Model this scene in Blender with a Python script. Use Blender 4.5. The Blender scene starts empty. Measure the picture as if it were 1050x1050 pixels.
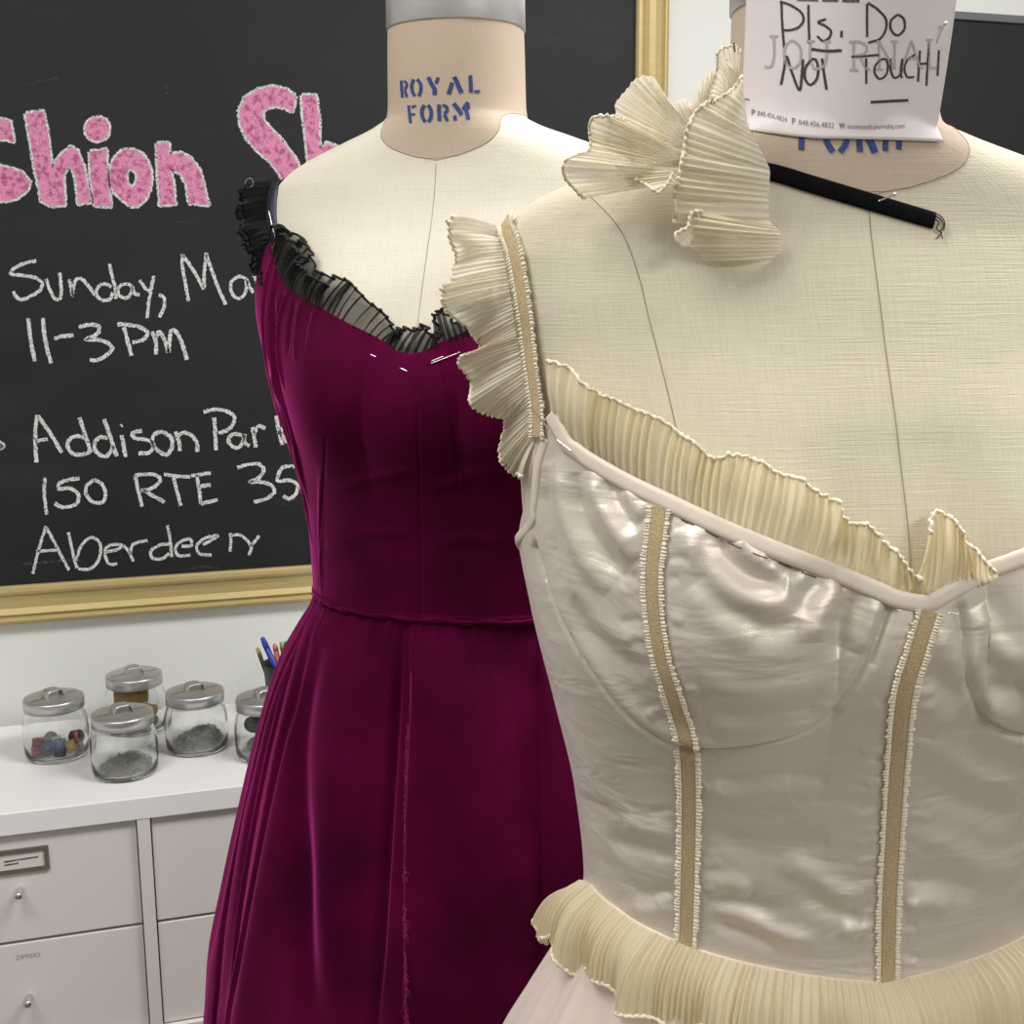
import bpy, bmesh, math, random
import numpy as np
from mathutils import Vector, Matrix
from mathutils.bvhtree import BVHTree

random.seed(4)
RNG = np.random.default_rng(7)
SC = bpy.context.scene
COL = SC.collection
PI = math.pi

# ------------------------------------------------------------------ camera
def cam_basis(yaw, pitch, roll):
    y, p, r = np.radians([yaw, pitch, roll])
    f = np.array([np.sin(y) * np.cos(p), np.cos(y) * np.cos(p), -np.sin(p)])
    rt = np.array([np.cos(y), -np.sin(y), 0.0])
    up = np.cross(rt, f)
    return np.cos(r) * rt + np.sin(r) * up, -np.sin(r) * rt + np.cos(r) * up, f

FOC = 1240.0
EYE = np.array([0.0, 0.0, 1.511])
CR, CU, CF = cam_basis(16.55, 10.37, -0.38)
cam_data = bpy.data.cameras.new('camera')
cam = bpy.data.objects.new('camera', cam_data)
COL.objects.link(cam)
M = Matrix.Identity(4)
for i in range(3):
    M[i][0], M[i][1], M[i][2], M[i][3] = CR[i], CU[i], -CF[i], EYE[i]
cam.matrix_world = M
cam_data.sensor_width = 36.0
cam_data.lens = 36.0 * FOC / 1050.0
cam_data.clip_start = 0.02
SC.camera = cam

def sight(x, y):
    """direction of the line of sight through a measured point of the photograph (length 1 along the view axis)"""
    return CF + CR * ((x - 525.0) / FOC) + CU * ((525.0 - y) / FOC)

def depth_pt(x, y, d):
    return EYE + sight(x, y) * d

def on_wall(x, y, Y):
    d = sight(x, y)
    return EYE + d * (Y / d[1])

# ------------------------------------------------------------------ object helpers
def tag(o, label=None, cat=None, group=None, kind=None):
    if label: o['label'] = label
    if cat: o['category'] = cat
    if group: o['group'] = group
    if kind: o['kind'] = kind
    return o

def thing(name, label, cat, loc=(0, 0, 0), group=None):
    o = bpy.data.objects.new(name, None)
    o.empty_display_size = 0.05
    o.location = loc
    COL.objects.link(o)
    return tag(o, label, cat, group)

def mesh(name, verts, faces, mat, parent=None, smooth=True, uv=None, solid=0.0):
    """verts are world coordinates"""
    me = bpy.data.meshes.new(name)
    verts = np.asarray(verts, float)
    off = np.zeros(3)
    if parent is not None:
        q = parent
        while q is not None:
            off += np.array(q.location); q = q.parent
        verts = verts - off
    me.from_pydata(verts.tolist(), [], [tuple(int(i) for i in f) for f in faces])
    if smooth:
        me.polygons.foreach_set('use_smooth', [True] * len(me.polygons))
    if uv is not None:
        l = me.uv_layers.new(name='UVMap')
        idx = np.empty(len(me.loops), dtype=np.int32)
        me.loops.foreach_get('vertex_index', idx)
        l.data.foreach_set('uv', np.asarray(uv, float)[idx].ravel())
    me.update()
    o = bpy.data.objects.new(name, me)
    COL.objects.link(o)
    if parent is not None:
        o.parent = parent
    if mat: me.materials.append(mat)
    if solid:
        md = o.modifiers.new('thickness', 'SOLIDIFY'); md.thickness = solid; md.offset = 0.0
    return o

def grid_faces(nu, nv, wrap=False, base=0):
    """vertex index = base + j*nu + i ; i runs round, j runs along"""
    f = []
    for j in range(nv - 1):
        for i in range(nu if wrap else nu - 1):
            a = base + j * nu + i; b = base + j * nu + (i + 1) % nu
            f.append((a, b, b + nu, a + nu))
    return f

class MB:
    """collects shapes of one mesh"""
    def __init__(s): s.v = []; s.f = []
    def add(s, v, f):
        b = len(s.v); s.v += [tuple(p) for p in np.asarray(v, float)]
        s.f += [tuple(i + b for i in q) for q in f]
    def box(s, x0, y0, z0, x1, y1, z1, bev=0.0):
        bm = bmesh.new()
        bmesh.ops.create_cube(bm, size=1.0)
        for v in bm.verts:
            v.co = Vector((x0 + (v.co.x + .5) * (x1 - x0), y0 + (v.co.y + .5) * (y1 - y0), z0 + (v.co.z + .5) * (z1 - z0)))
        if bev:
            bmesh.ops.bevel(bm, geom=bm.edges[:], offset=bev, segments=2, profile=.5, affect='EDGES')
        bm.verts.index_update()
        s.add([v.co[:] for v in bm.verts], [[v.index for v in f.verts] for f in bm.faces])
        bm.free()
    def lathe(s, c, prof, n=48, cap=True):
        """prof list of (r,z) about vertical axis at c"""
        v = []; ang = np.linspace(0, 2 * PI, n, endpoint=False)
        for r, z in prof:
            for a in ang: v.append((c[0] + r * math.cos(a), c[1] + r * math.sin(a), c[2] + z))
        f = grid_faces(n, len(prof), True)
        if cap:
            if prof[0][0] > 1e-5: f.append(tuple(range(n))[::-1])
            if prof[-1][0] > 1e-5: f.append(tuple((len(prof) - 1) * n + i for i in range(n)))
        s.add(v, f)
    def tube(s, pts, r, n=8, closed_ends=True, flat=1.0, up=None):
        pts = np.asarray(pts, float); N = len(pts)
        r = np.full(N, r) if np.isscalar(r) else np.asarray(r, float)
        t = np.gradient(pts, axis=0); t /= np.linalg.norm(t, axis=1)[:, None] + 1e-12
        ref = np.array([0, 0, 1.0]) if abs(t[0][2]) < .9 else np.array([1.0, 0, 0])
        a = np.cross(t[0], ref); a /= np.linalg.norm(a)
        v = []
        for i in range(N):
            a = a - t[i] * (a @ t[i]); a /= np.linalg.norm(a) + 1e-12
            b = np.cross(t[i], a)
            for k in range(n):
                q = 2 * PI * k / n
                v.append(pts[i] + r[i] * (math.cos(q) * a + math.sin(q) * b * flat))
        f = grid_faces(n, N, True)
        if closed_ends:
            f.append(tuple(range(n))[::-1]); f.append(tuple((N - 1) * n + i for i in range(n)))
        s.add(v, f)
    def build(s, name, mat, parent=None, smooth=True, solid=0.0):
        return mesh(name, s.v, s.f, mat, parent, smooth, None, solid)

def spline(pts, N, closed=False):
    """smooth curve through points, N samples evenly spaced along it"""
    p = np.asarray(pts, float)
    if closed: p = np.vstack([p, p[:1]])
    if len(p) == 2:
        t = np.linspace(0, 1, N)[:, None]; return p[0] * (1 - t) + p[1] * t
    k = np.concatenate([[0], np.cumsum(np.sqrt(np.linalg.norm(np.diff(p, axis=0), axis=1)) + 1e-9)])
    m = np.empty_like(p)
    d = np.diff(p, axis=0) / np.diff(k)[:, None]
    h = np.diff(k)[:, None]
    m[1:-1] = (d[:-1] * h[1:] + d[1:] * h[:-1]) / (h[1:] + h[:-1])
    if closed:
        m[0] = m[-1] = (d[-1] * h[0] + d[0] * h[-1]) / (h[0] + h[-1])
    else:
        m[0], m[-1] = d[0], d[-1]
    def ev(t):
        i = np.clip(np.searchsorted(k, t, side='right') - 1, 0, len(p) - 2)
        hh = (k[i + 1] - k[i])[:, None]; u = ((t - k[i])[:, None]) / hh
        return (2 * u**3 - 3 * u**2 + 1) * p[i] + (u**3 - 2 * u**2 + u) * hh * m[i] + (-2 * u**3 + 3 * u**2) * p[i + 1] + (u**3 - u**2) * hh * m[i + 1]
    tt = np.linspace(0, k[-1], max(400, 6 * len(p)))
    q = ev(tt); L = np.concatenate([[0], np.cumsum(np.linalg.norm(np.diff(q, axis=0), axis=1))])
    return ev(np.interp(np.linspace(0, L[-1], N), L, tt))

def unit(v):
    v = np.asarray(v, float); return v / (np.linalg.norm(v, axis=-1, keepdims=True) + 1e-12)

class Surf:
    """a surface that can be looked at: a measured point of the photo is found on it"""
    def __init__(s, v, f): s.t = BVHTree.FromPolygons([tuple(p) for p in v], [tuple(q) for q in f])
    def hit(s, x, y):
        d = sight(x, y); dn = d / np.linalg.norm(d)
        h = s.t.ray_cast(Vector(EYE), Vector(dn))
        if h[0] is not None:
            p, n = np.array(h[0]), np.array(h[1])
            if n @ dn > 0: n = -n
            return p, n
        best = None
        for dd in np.arange(.35, 1.5, .006):
            p = EYE + d * dd; r = s.t.find_nearest(Vector(p))
            if best is None or r[3] < best[0]: best = (r[3], p, np.array(r[1]))
        return best[1], best[2]
    def near(s, p):
        r = s.t.find_nearest(Vector(p)); return np.array(r[0]), np.array(r[1])
    def pts(s, px, N=None, lift=0.0, toward=0.0):
        """curve over the surface through points of the photo; lift along the normal, toward = towards the viewer"""
        px = np.asarray(px, float)
        if N: px = spline(px, N)
        P, Q = [], []
        for x, y in px[:, :2]:
            p, n = s.hit(x, y); P.append(p); Q.append(n)
        P, Q = np.array(P), np.array(Q)
        if len(P) > 8:
            k = np.array([1, 2, 3, 2, 1.]) / 9
            for _ in range(2):
                Qp = np.vstack([Q[:1]] * 2 + [Q] + [Q[-1:]] * 2)
                Q = np.stack([np.convolve(Qp[:, c], k, 'valid') for c in range(3)], 1)
        Q = unit(Q)
        P = P + Q * lift - unit(P - EYE) * toward
        return P, Q

# ------------------------------------------------------------------ materials
def mat_new(name):
    m = bpy.data.materials.new(name); m.use_nodes = True
    nt = m.node_tree; b = nt.nodes['Principled BSDF']
    return m, nt, b

def lin(c):
    return tuple(((x / 255.) / 12.92 if x / 255. <= .04045 else ((x / 255. + .055) / 1.055) ** 2.4) for x in c) + (1.0,)

def node(nt, t, **kw):
    n = nt.nodes.new(t)
    for k, v in kw.items():
        if k in n.inputs: n.inputs[k].default_value = v
        else: setattr(n, k, v)
    return n

def simple(name, rgb, rough=.5, metal=0., spec=.5, noise=0., nscale=40., bump=0., bscale=200., stretch=None, coord='Object', **kw):
    m, nt, b = mat_new(name)
    b.inputs['Base Color'].default_value = lin(rgb)
    b.inputs['Roughness'].default_value = rough
    b.inputs['Metallic'].default_value = metal
    b.inputs['Specular IOR Level'].default_value = spec
    for k, v in kw.items(): b.inputs[k].default_value = v
    if noise or bump:
        tc = node(nt, 'ShaderNodeTexCoord'); mp = node(nt, 'ShaderNodeMapping')
        nt.links.new(tc.outputs[coord], mp.inputs['Vector'])
        if stretch: mp.inputs['Scale'].default_value = stretch
    if noise:
        n = node(nt, 'ShaderNodeTexNoise', Scale=nscale, Detail=4.0)
        nt.links.new(mp.outputs[0], n.inputs['Vector'])
        r = node(nt, 'ShaderNodeValToRGB')
        c = np.array(lin(rgb)[:3])
        r.color_ramp.elements[0].position = .3; r.color_ramp.elements[1].position = .7
        r.color_ramp.elements[0].color = tuple(c * (1 - noise)) + (1,)
        r.color_ramp.elements[1].color = tuple(np.minimum(c * (1 + noise), 1)) + (1,)
        nt.links.new(n.outputs['Fac'], r.inputs['Fac']); nt.links.new(r.outputs['Color'], b.inputs['Base Color'])
    if bump:
        n = node(nt, 'ShaderNodeTexNoise', Scale=bscale, Detail=3.0)
        nt.links.new(mp.outputs[0], n.inputs['Vector'])
        bp = node(nt, 'ShaderNodeBump', Strength=bump, Distance=.001)
        nt.links.new(n.outputs['Fac'], bp.inputs['Height']); nt.links.new(bp.outputs[0], b.inputs['Normal'])
    return m

def linen(name, rgb, scale, strength, contrast=.12):
    """woven cloth: two crossed, slightly irregular sets of threads laid in the surface's own (metre) UV"""
    m, nt, b = mat_new(name)
    b.inputs['Roughness'].default_value = .85; b.inputs['Specular IOR Level'].default_value = .2
    b.inputs['Sheen Weight'].default_value = .12
    tc = node(nt, 'ShaderNodeTexCoord')
    warp = node(nt, 'ShaderNodeTexNoise', Scale=220., Detail=2.)
    nt.links.new(tc.outputs['UV'], warp.inputs['Vector'])
    outs = []
    for ax in (0, 1):
        mp = node(nt, 'ShaderNodeMapping'); s = [14.0 * scale / 10, 14.0 * scale / 10, 1]; s[ax] = scale
        s[1 - ax] = scale * .045
        mp.inputs['Scale'].default_value = s
        nt.links.new(tc.outputs['UV'], mp.inputs['Vector'])
        n = node(nt, 'ShaderNodeTexNoise', Scale=1., Detail=2.5, Roughness=.6)
        nt.links.new(mp.outputs[0], n.inputs['Vector']); outs.append(n)
    mx = node(nt, 'ShaderNodeMath', operation='ADD')
    nt.links.new(outs[0].outputs['Fac'], mx.inputs[0]); nt.links.new(outs[1].outputs['Fac'], mx.inputs[1])
    big = node(nt, 'ShaderNodeTexNoise', Scale=14., Detail=5.)
    nt.links.new(tc.outputs['UV'], big.inputs['Vector'])
    r = node(nt, 'ShaderNodeMapRange'); r.inputs['From Min'].default_value = .65; r.inputs['From Max'].default_value = 1.35
    r.inputs['To Min'].default_value = 1 - contrast; r.inputs['To Max'].default_value = 1 + contrast
    nt.links.new(mx.outputs[0], r.inputs['Value'])
    r2 = node(nt, 'ShaderNodeMapRange'); r2.inputs['From Min'].default_value = .3; r2.inputs['From Max'].default_value = .7
    r2.inputs['To Min'].default_value = .95; r2.inputs['To Max'].default_value = 1.04
    nt.links.new(big.outputs['Fac'], r2.inputs['Value'])
    mm = node(nt, 'ShaderNodeMath', operation='MULTIPLY')
    nt.links.new(r.outputs[0], mm.inputs[0]); nt.links.new(r2.outputs[0], mm.inputs[1])
    vm = node(nt, 'ShaderNodeVectorMath', operation='SCALE'); vm.inputs[0].default_value = lin(rgb)[:3]
    nt.links.new(mm.outputs[0], vm.inputs['Scale']); nt.links.new(vm.outputs[0], b.inputs['Base Color'])
    bp = node(nt, 'ShaderNodeBump', Strength=strength, Distance=.0006)
    nt.links.new(mx.outputs[0], bp.inputs['Height']); nt.links.new(bp.outputs[0], b.inputs['Normal'])
    return m

def sheer(name, rgb, clear, trans=.45, rough=.7, sheen=.0, stripe=0.0):
    """thin see-through cloth: part passes straight through, part glows through, the rest reflects"""
    m, nt, b = mat_new(name)
    b.inputs['Base Color'].default_value = lin(rgb); b.inputs['Roughness'].default_value = rough
    b.inputs['Specular IOR Level'].default_value = .25; b.inputs['Sheen Weight'].default_value = sheen
    out = nt.nodes['Material Output']
    tl = node(nt, 'ShaderNodeBsdfTranslucent'); tl.inputs['Color'].default_value = lin(rgb)
    tp = node(nt, 'ShaderNodeBsdfTransparent')
    m1 = node(nt, 'ShaderNodeMixShader'); m1.inputs[0].default_value = trans
    m2 = node(nt, 'ShaderNodeMixShader'); m2.inputs[0].default_value = clear
    nt.links.new(b.outputs[0], m1.inputs[1]); nt.links.new(tl.outputs[0], m1.inputs[2])
    nt.links.new(m1.outputs[0], m2.inputs[1]); nt.links.new(tp.outputs[0], m2.inputs[2])
    nt.links.new(m2.outputs[0], out.inputs['Surface'])
    return m

def chalk(name, rgb, cover, scale=420., rgb2=None):
    """dry chalk that skips over the grain of the board"""
    m, nt, b = mat_new(name)
    b.inputs['Roughness'].default_value = .95; b.inputs['Specular IOR Level'].default_value = .05
    b.inputs['Base Color'].default_value = lin(rgb)
    tc = node(nt, 'ShaderNodeTexCoord')
    n = node(nt, 'ShaderNodeTexNoise', Scale=scale, Detail=3., Roughness=.7)
    nt.links.new(tc.outputs['Object'], n.inputs['Vector'])
    r = node(nt, 'ShaderNodeMapRange'); r.inputs['From Min'].default_value = cover - .07; r.inputs['From Max'].default_value = cover + .07
    nt.links.new(n.outputs['Fac'], r.inputs['Value'])
    tp = node(nt, 'ShaderNodeBsdfTransparent'); mx = node(nt, 'ShaderNodeMixShader')
    nt.links.new(r.outputs[0], mx.inputs[0]); nt.links.new(b.outputs[0], mx.inputs[1]); nt.links.new(tp.outputs[0], mx.inputs[2])
    nt.links.new(mx.outputs[0], nt.nodes['Material Output'].inputs['Surface'])
    if rgb2:
        n2 = node(nt, 'ShaderNodeTexNoise', Scale=130., Detail=4.)
        nt.links.new(tc.outputs['Object'], n2.inputs['Vector'])
        cr = node(nt, 'ShaderNodeValToRGB')
        cr.color_ramp.elements[0].color = lin(rgb2); cr.color_ramp.elements[0].position = .35
        cr.color_ramp.elements[1].color = lin(rgb); cr.color_ramp.elements[1].position = .52
        nt.links.new(n2.outputs['Fac'], cr.inputs['Fac']); nt.links.new(cr.outputs['Color'], b.inputs['Base Color'])
    return m

def glass_mat(name):
    m, nt, b = mat_new(name)
    g = node(nt, 'ShaderNodeBsdfGlass'); g.inputs['IOR'].default_value = 1.45; g.inputs['Roughness'].default_value = 0.0
    g.inputs['Color'].default_value = (.985, .99, .985, 1)
    nt.links.new(g.outputs[0], nt.nodes['Material Output'].inputs['Surface'])
    return m

def velvet_mat(name):
    m, nt, b = mat_new(name)
    tc = node(nt, 'ShaderNodeTexCoord')
    n = node(nt, 'ShaderNodeTexNoise', Scale=9., Detail=5., Roughness=.6)
    nt.links.new(tc.outputs['Object'], n.inputs['Vector'])
    r = node(nt, 'ShaderNodeValToRGB')
    r.color_ramp.elements[0].position = .3; r.color_ramp.elements[1].position = .75
    r.color_ramp.elements[0].color = lin((56, 0, 30)); r.color_ramp.elements[1].color = lin((94, 3, 54))
    nt.links.new(n.outputs['Fac'], r.inputs['Fac']); nt.links.new(r.outputs['Color'], b.inputs['Base Color'])
    b.inputs['Roughness'].default_value = .8; b.inputs['Specular IOR Level'].default_value = .05
    b.inputs['Sheen Weight'].default_value = 1.0; b.inputs['Sheen Roughness'].default_value = .36
    b.inputs['Sheen Tint'].default_value = (1.0, .10, .52, 1)
    f = node(nt, 'ShaderNodeTexNoise', Scale=900., Detail=2.)
    nt.links.new(tc.outputs['Object'], f.inputs['Vector'])
    bp = node(nt, 'ShaderNodeBump', Strength=.35, Distance=.001)
    nt.links.new(f.outputs['Fac'], bp.inputs['Height']); nt.links.new(bp.outputs[0], b.inputs['Normal'])
    return m

def satin_mat(name):
    m, nt, b = mat_new(name)
    b.inputs['Base Color'].default_value = lin((226, 214, 201))
    b.inputs['Roughness'].default_value = .43; b.inputs['Specular IOR Level'].default_value = .8
    b.inputs['Metallic'].default_value = .38
    b.inputs['Sheen Weight'].default_value = .15
    tc = node(nt, 'ShaderNodeTexCoord'); mp = node(nt, 'ShaderNodeMapping'); mp.inputs['Scale'].default_value = (1, 2.6, 1)
    nt.links.new(tc.outputs['UV'], mp.inputs['Vector'])
    a = node(nt, 'ShaderNodeTexNoise', Scale=16., Detail=3., Roughness=.5, Distortion=.6)
    nt.links.new(mp.outputs[0], a.inputs['Vector'])
    mp2 = node(nt, 'ShaderNodeMapping'); mp2.inputs['Scale'].default_value = (900, 2200, 1)
    nt.links.new(tc.outputs['UV'], mp2.inputs['Vector'])
    w = node(nt, 'ShaderNodeTexNoise', Scale=1., Detail=1.)
    nt.links.new(mp2.outputs[0], w.inputs['Vector'])
    b1 = node(nt, 'ShaderNodeBump', Strength=.45, Distance=.006); nt.links.new(a.outputs['Fac'], b1.inputs['Height'])
    b2 = node(nt, 'ShaderNodeBump', Strength=.25, Distance=.0005); nt.links.new(w.outputs['Fac'], b2.inputs['Height'])
    nt.links.new(b1.outputs[0], b2.inputs['Normal']); nt.links.new(b2.outputs[0], b.inputs['Normal'])
    return m

MT = dict(
    wall=simple('wall_paint', (226, 227, 222), .85, noise=.012, nscale=3., bump=.08, bscale=160.),
    floor=simple('floor_vinyl', (98, 94, 90), .5, noise=.08, nscale=6.),
    ceiling=simple('ceiling_tile', (236, 236, 232), .9, bump=.1, bscale=90.),
    gold=simple('gilt_frame', (192, 172, 120), .46, .3, .4, noise=.05, nscale=30., stretch=(1, 1, 8), bump=.05, bscale=120.),
    cabinet=simple('white_foil', (226, 221, 216), .45, noise=.008, nscale=5.),
    cabtop=simple('white_foil_top', (240, 239, 238), .4, noise=.006, nscale=5.),
    metal=simple('brushed_metal', (196, 195, 195), .36, .75, noise=.06, nscale=60., stretch=(1, 1, 12)),
    capmetal=simple('brushed_aluminium', (206, 204, 205), .36, .6, noise=.05, nscale=40., stretch=(3, 3, 30)),
    chrome=simple('polished_steel', (222, 222, 220), .18, 1.0),
    pewter=simple('pewter', (122, 114, 100), .5, .4, noise=.08, nscale=90.),
    card=simple('label_card', (222, 214, 210), .8),
    greyink=simple('grey_print', (150, 140, 138), .8),
    linen=linen('linen_cream', (223, 215, 198), 900., .4, .05),
    linen_close=linen('linen_natural', (213, 204, 182), 1100., .55, .075),
    neck=linen('neck_jersey', (190, 172, 153), 900., .3, .04),
    seam=simple('seam_shadow_thread', (158, 144, 120), .9),
    blue=simple('stencil_blue', (44, 66, 122), .8, noise=.3, nscale=500.),
    velvet=velvet_mat('wine_velvet'),
    velvet_thread=simple('wine_thread', (150, 24, 92), .8, noise=.2, nscale=300.),
    black_sheer=sheer('black_organza', (24, 24, 26), .40, .25, .5, .2),
    black_edge=simple('black_thread', (17, 17, 18), .7, noise=.3, nscale=600.),
    navy=simple('navy_satin', (34, 36, 54), .5, noise=.15, nscale=200.),
    black_velvet=simple('black_velvet', (14, 14, 16), .95, spec=.1, noise=.3, nscale=700., bump=.4, bscale=900.),
    satin=satin_mat('ivory_satin'),
    binding=simple('ivory_binding', (228, 214, 198), .45, spec=.5, noise=.03, nscale=60., bump=.12, bscale=260.),
    chiffon=sheer('cream_chiffon', (247, 237, 208), .10, .40, .75, .1),
    chiffon_light=sheer('pale_chiffon', (251, 245, 228), .12, .40, .75, .1),
    stitch=simple('cream_overlock', (242, 231, 208), .8, bump=.5, bscale=1500.),
    tulle=sheer('blush_tulle', (250, 239, 232), .12, .4, .7, .1),
    tape=simple('beige_mesh_tape', (197, 174, 136), .75, noise=.22, nscale=1100., bump=.6, bscale=1300., spec=.25),
    paper=simple('shaded_white_paper', (224, 215, 215), .7, noise=.01, nscale=12.),  # white sheet with its shade put into the base colour
    pencil=simple('soft_pencil', (62, 54, 54), .7, noise=.25, nscale=900.),
    faint=simple('pale_print', (178, 168, 168), .7),
    print=simple('small_print', (128, 118, 118), .7),
    thread=simple('brown_thread', (66, 52, 42), .8),
    glass=glass_mat('clear_glass'),
    board=None,
    chalk=chalk('white_chalk', (226, 226, 226), .565, 520.),
    chalk_faint=chalk('white_chalk_worn', (190, 190, 190), .50),
    pink=chalk('pink_chalk', (228, 148, 186), .62, 560., (184, 98, 140)),
    screen=simple('black_board', (26, 27, 28), .55, noise=.08, nscale=4.),
    greyframe=simple('grey_frame', (112, 114, 116), .5, .2),
)
def board_mat():
    m, nt, b = mat_new('slate_paint')
    b.inputs['Roughness'].default_value = .62; b.inputs['Specular IOR Level'].default_value = .35
    tc = node(nt, 'ShaderNodeTexCoord'); mp = node(nt, 'ShaderNodeMapping'); mp.inputs['Scale'].default_value = (1, 1, 2.2)
    nt.links.new(tc.outputs['Object'], mp.inputs['Vector'])
    n = node(nt, 'ShaderNodeTexNoise', Scale=3.5, Detail=6., Roughness=.6, Distortion=.5)
    nt.links.new(mp.outputs[0], n.inputs['Vector'])
    r = node(nt, 'ShaderNodeValToRGB')
    e = r.color_ramp.elements
    e[0].position = .35; e[0].color = lin((26, 27, 29)); e[1].position = .8; e[1].color = lin((50, 52, 55))
    x = e.new(.6); x.color = lin((31, 32, 35))
    nt.links.new(n.outputs['Fac'], r.inputs['Fac']); nt.links.new(r.outputs['Color'], b.inputs['Base Color'])
    return m
MT['board'] = board_mat()

# ------------------------------------------------------------------ strokes (writing)
def stroke_quads(mb, pts2, width, place, step=1.0, ragged=0.0):
    """a pen or chalk line: ribbon of the given width about a smooth line, carried onto a surface by place(x, y)"""
    pts2 = np.asarray(pts2, float)
    L = np.linalg.norm(np.diff(pts2, axis=0), axis=1).sum()
    n = max(3, int(L / step) + 1)
    c = spline(pts2, n)
    t = unit(np.gradient(c, axis=0)); nn = np.stack([-t[:, 1], t[:, 0]], 1)
    w = np.full(n, width / 2.0)
    w1 = w * (1 + ragged * RNG.uniform(-1, 1, n)); w2 = w * (1 + ragged * RNG.uniform(-1, 1, n))
    v = [];
    for i in range(n):
        v.append(place(*(c[i] + nn[i] * w1[i]))); v.append(place(*(c[i] - nn[i] * w2[i])))
    mb.add(v, [(2 * i, 2 * i + 1, 2 * i + 3, 2 * i + 2) for i in range(n - 1)])

# ================================================================== the room
YW = 2.15
def structure(name, x0, y0, z0, x1, y1, z1, mat):
    mb = MB(); mb.box(x0, y0, z0, x1, y1, z1)
    return tag(mb.build(name, mat, None, False), kind='structure')
structure('floor', -2.6, -2.6, -.06, 3.6, YW + .08, 0, MT['floor'])
structure('ceiling', -2.6, -2.6, 2.75, 3.6, YW + .08, 2.83, MT['ceiling'])
structure('wall_back', -2.6, YW, 0, 3.6, YW + .08, 2.75, MT['wall'])
structure('wall_left', -2.68, -2.6, 0, -2.6, YW + .08, 2.75, MT['wall'])
structure('wall_right', 3.6, -2.6, 0, 3.68, YW + .08, 2.75, MT['wall'])
structure('wall_front', -2.6, -2.68, 0, 3.6, -2.6, 2.75, MT['wall'])
structure('baseboard_back', -2.6, YW - .012, 0, 3.6, YW, .1, MT['cabinet'])

def text_mesh(mb, body, size, place, align='CENTER', font_shear=0.0, space=1.0, bold=0.0):
    cu = bpy.data.curves.new('t', 'FONT'); cu.body = body; cu.size = size; cu.align_x = align
    cu.shear = font_shear; cu.space_character = space; cu.resolution_u = 3; cu.offset = bold
    o = bpy.data.objects.new('t', cu); COL.objects.link(o)
    bpy.context.view_layer.update()
    me = bpy.data.meshes.new_from_object(o.evaluated_get(bpy.context.evaluated_depsgraph_get()))
    mb.add([place(v.co.x, v.co.y) for v in me.vertices], [tuple(p.vertices) for p in me.polygons])
    bpy.data.objects.remove(o); bpy.data.curves.remove(cu); bpy.data.meshes.remove(me)

# ------------------------------------------------------------------ chalkboard
YB = 2.132
bx0, bx1, bz0, bz1 = -.95, .8714, 1.0290, 2.36
board = thing('chalkboard', 'large chalkboard with wide gold frame and pink and white chalk writing on white wall', 'chalkboard', (0, YW, bz0))
mb = MB(); mb.box(bx0 - .01, YB + .001, bz0 - .01, bx1 + .01, YW - .001, bz1 + .01)
mb.build('writing_panel', MT['board'], board, False)
prof = [(-.001, .010), (-.001, .024), (.002, .0275), (.007, .0285), (.011, .0265), (.013, .0225), (.022, .0195), (.032, .020), (.040, .0245),
        (.0425, .0205), (.0445, .0195), (.0465, .0225), (.0495, .0235), (.0525, .0215), (.055, .015), (.0575, .008), (.0575, 0.001)]
mb = MB(); v = []
for d, h in prof:
    y = YW - h; d *= 1.2
    v += [(bx0 - d, y, bz0 - d), (bx1 + d, y, bz0 - d), (bx1 + d, y, bz1 + d), (bx0 - d, y, bz1 + d)]
mb.add(v, grid_faces(4, len(prof), True))
o = mb.build('gold_frame', MT['gold'], board, True)
for p in o.data.polygons: p.use_smooth = False

def wallmark(x, y): return on_wall(x, y, YB)
def writing(name, groups, mat, width, label=None):
    """groups: (origin x, origin y, zoom, [strokes])"""
    al = sorted([np.asarray(s, float) / k + (ox, oy) for ox, oy, k, sts in groups for s in sts], key=lambda p: p[:, 0].min())
    words, right = [], -1e9
    for p in al:
        if p[:, 0].min() > right + 9: words.append([])
        words[-1].append(p); right = max(right, p[:, 0].max())
    for wd in words:      # a word (or number) at a time
        mb = MB()
        for p in wd: stroke_quads(mb, p, width, wallmark, .9, .3)
        mb.build(name, mat, board, False)
A1 = (0, 250, 6.5625); A2 = (140, 250, 6.5625); A3 = (0, 410, 5.525); A4 = (150, 410, 5.525)
writing('chalk_word', [A1 + ([
    [(245,115),(170,130),(95,165),(70,200),(150,212),(240,230),(285,265),(270,310),(210,350),(140,375),(105,350),(90,320)],
    [(310,235),(335,310),(375,375),(405,365),(412,300),(400,195)],
    [(465,240),(480,300),(488,350),(495,280),(520,235),(555,240),(600,290),(640,345)],
    [(735,135),(755,220),(775,300),(780,370)], [(750,290),(700,270),(655,300),(650,345),(690,380),(735,375),(760,330)],
    [(890,285),(840,270),(795,300),(800,345),(850,365),(885,330),(890,290),(905,335),(940,345)],
    [(940,245),(975,295),(1005,320)], [(1035,215),(1020,290),(1000,400),(990,500)]],),
    A2 + ([[(150,340),(185,365),(185,420),(155,495)],
    [(310,70),(305,120),(320,220),(350,385)], [(310,75),(370,160),(430,260),(452,300),(455,200),(470,60)], [(470,70),(510,190),(560,320),(600,410)],
    [(740,235),(690,220),(640,255),(635,310),(670,365),(715,355),(740,300),(740,240),(760,290),(785,330)], [(785,205),(825,285),(850,330)],
    [(905,190),(870,300),(850,400),(830,480)]],)], MT['chalk'], 3.4)
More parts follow.
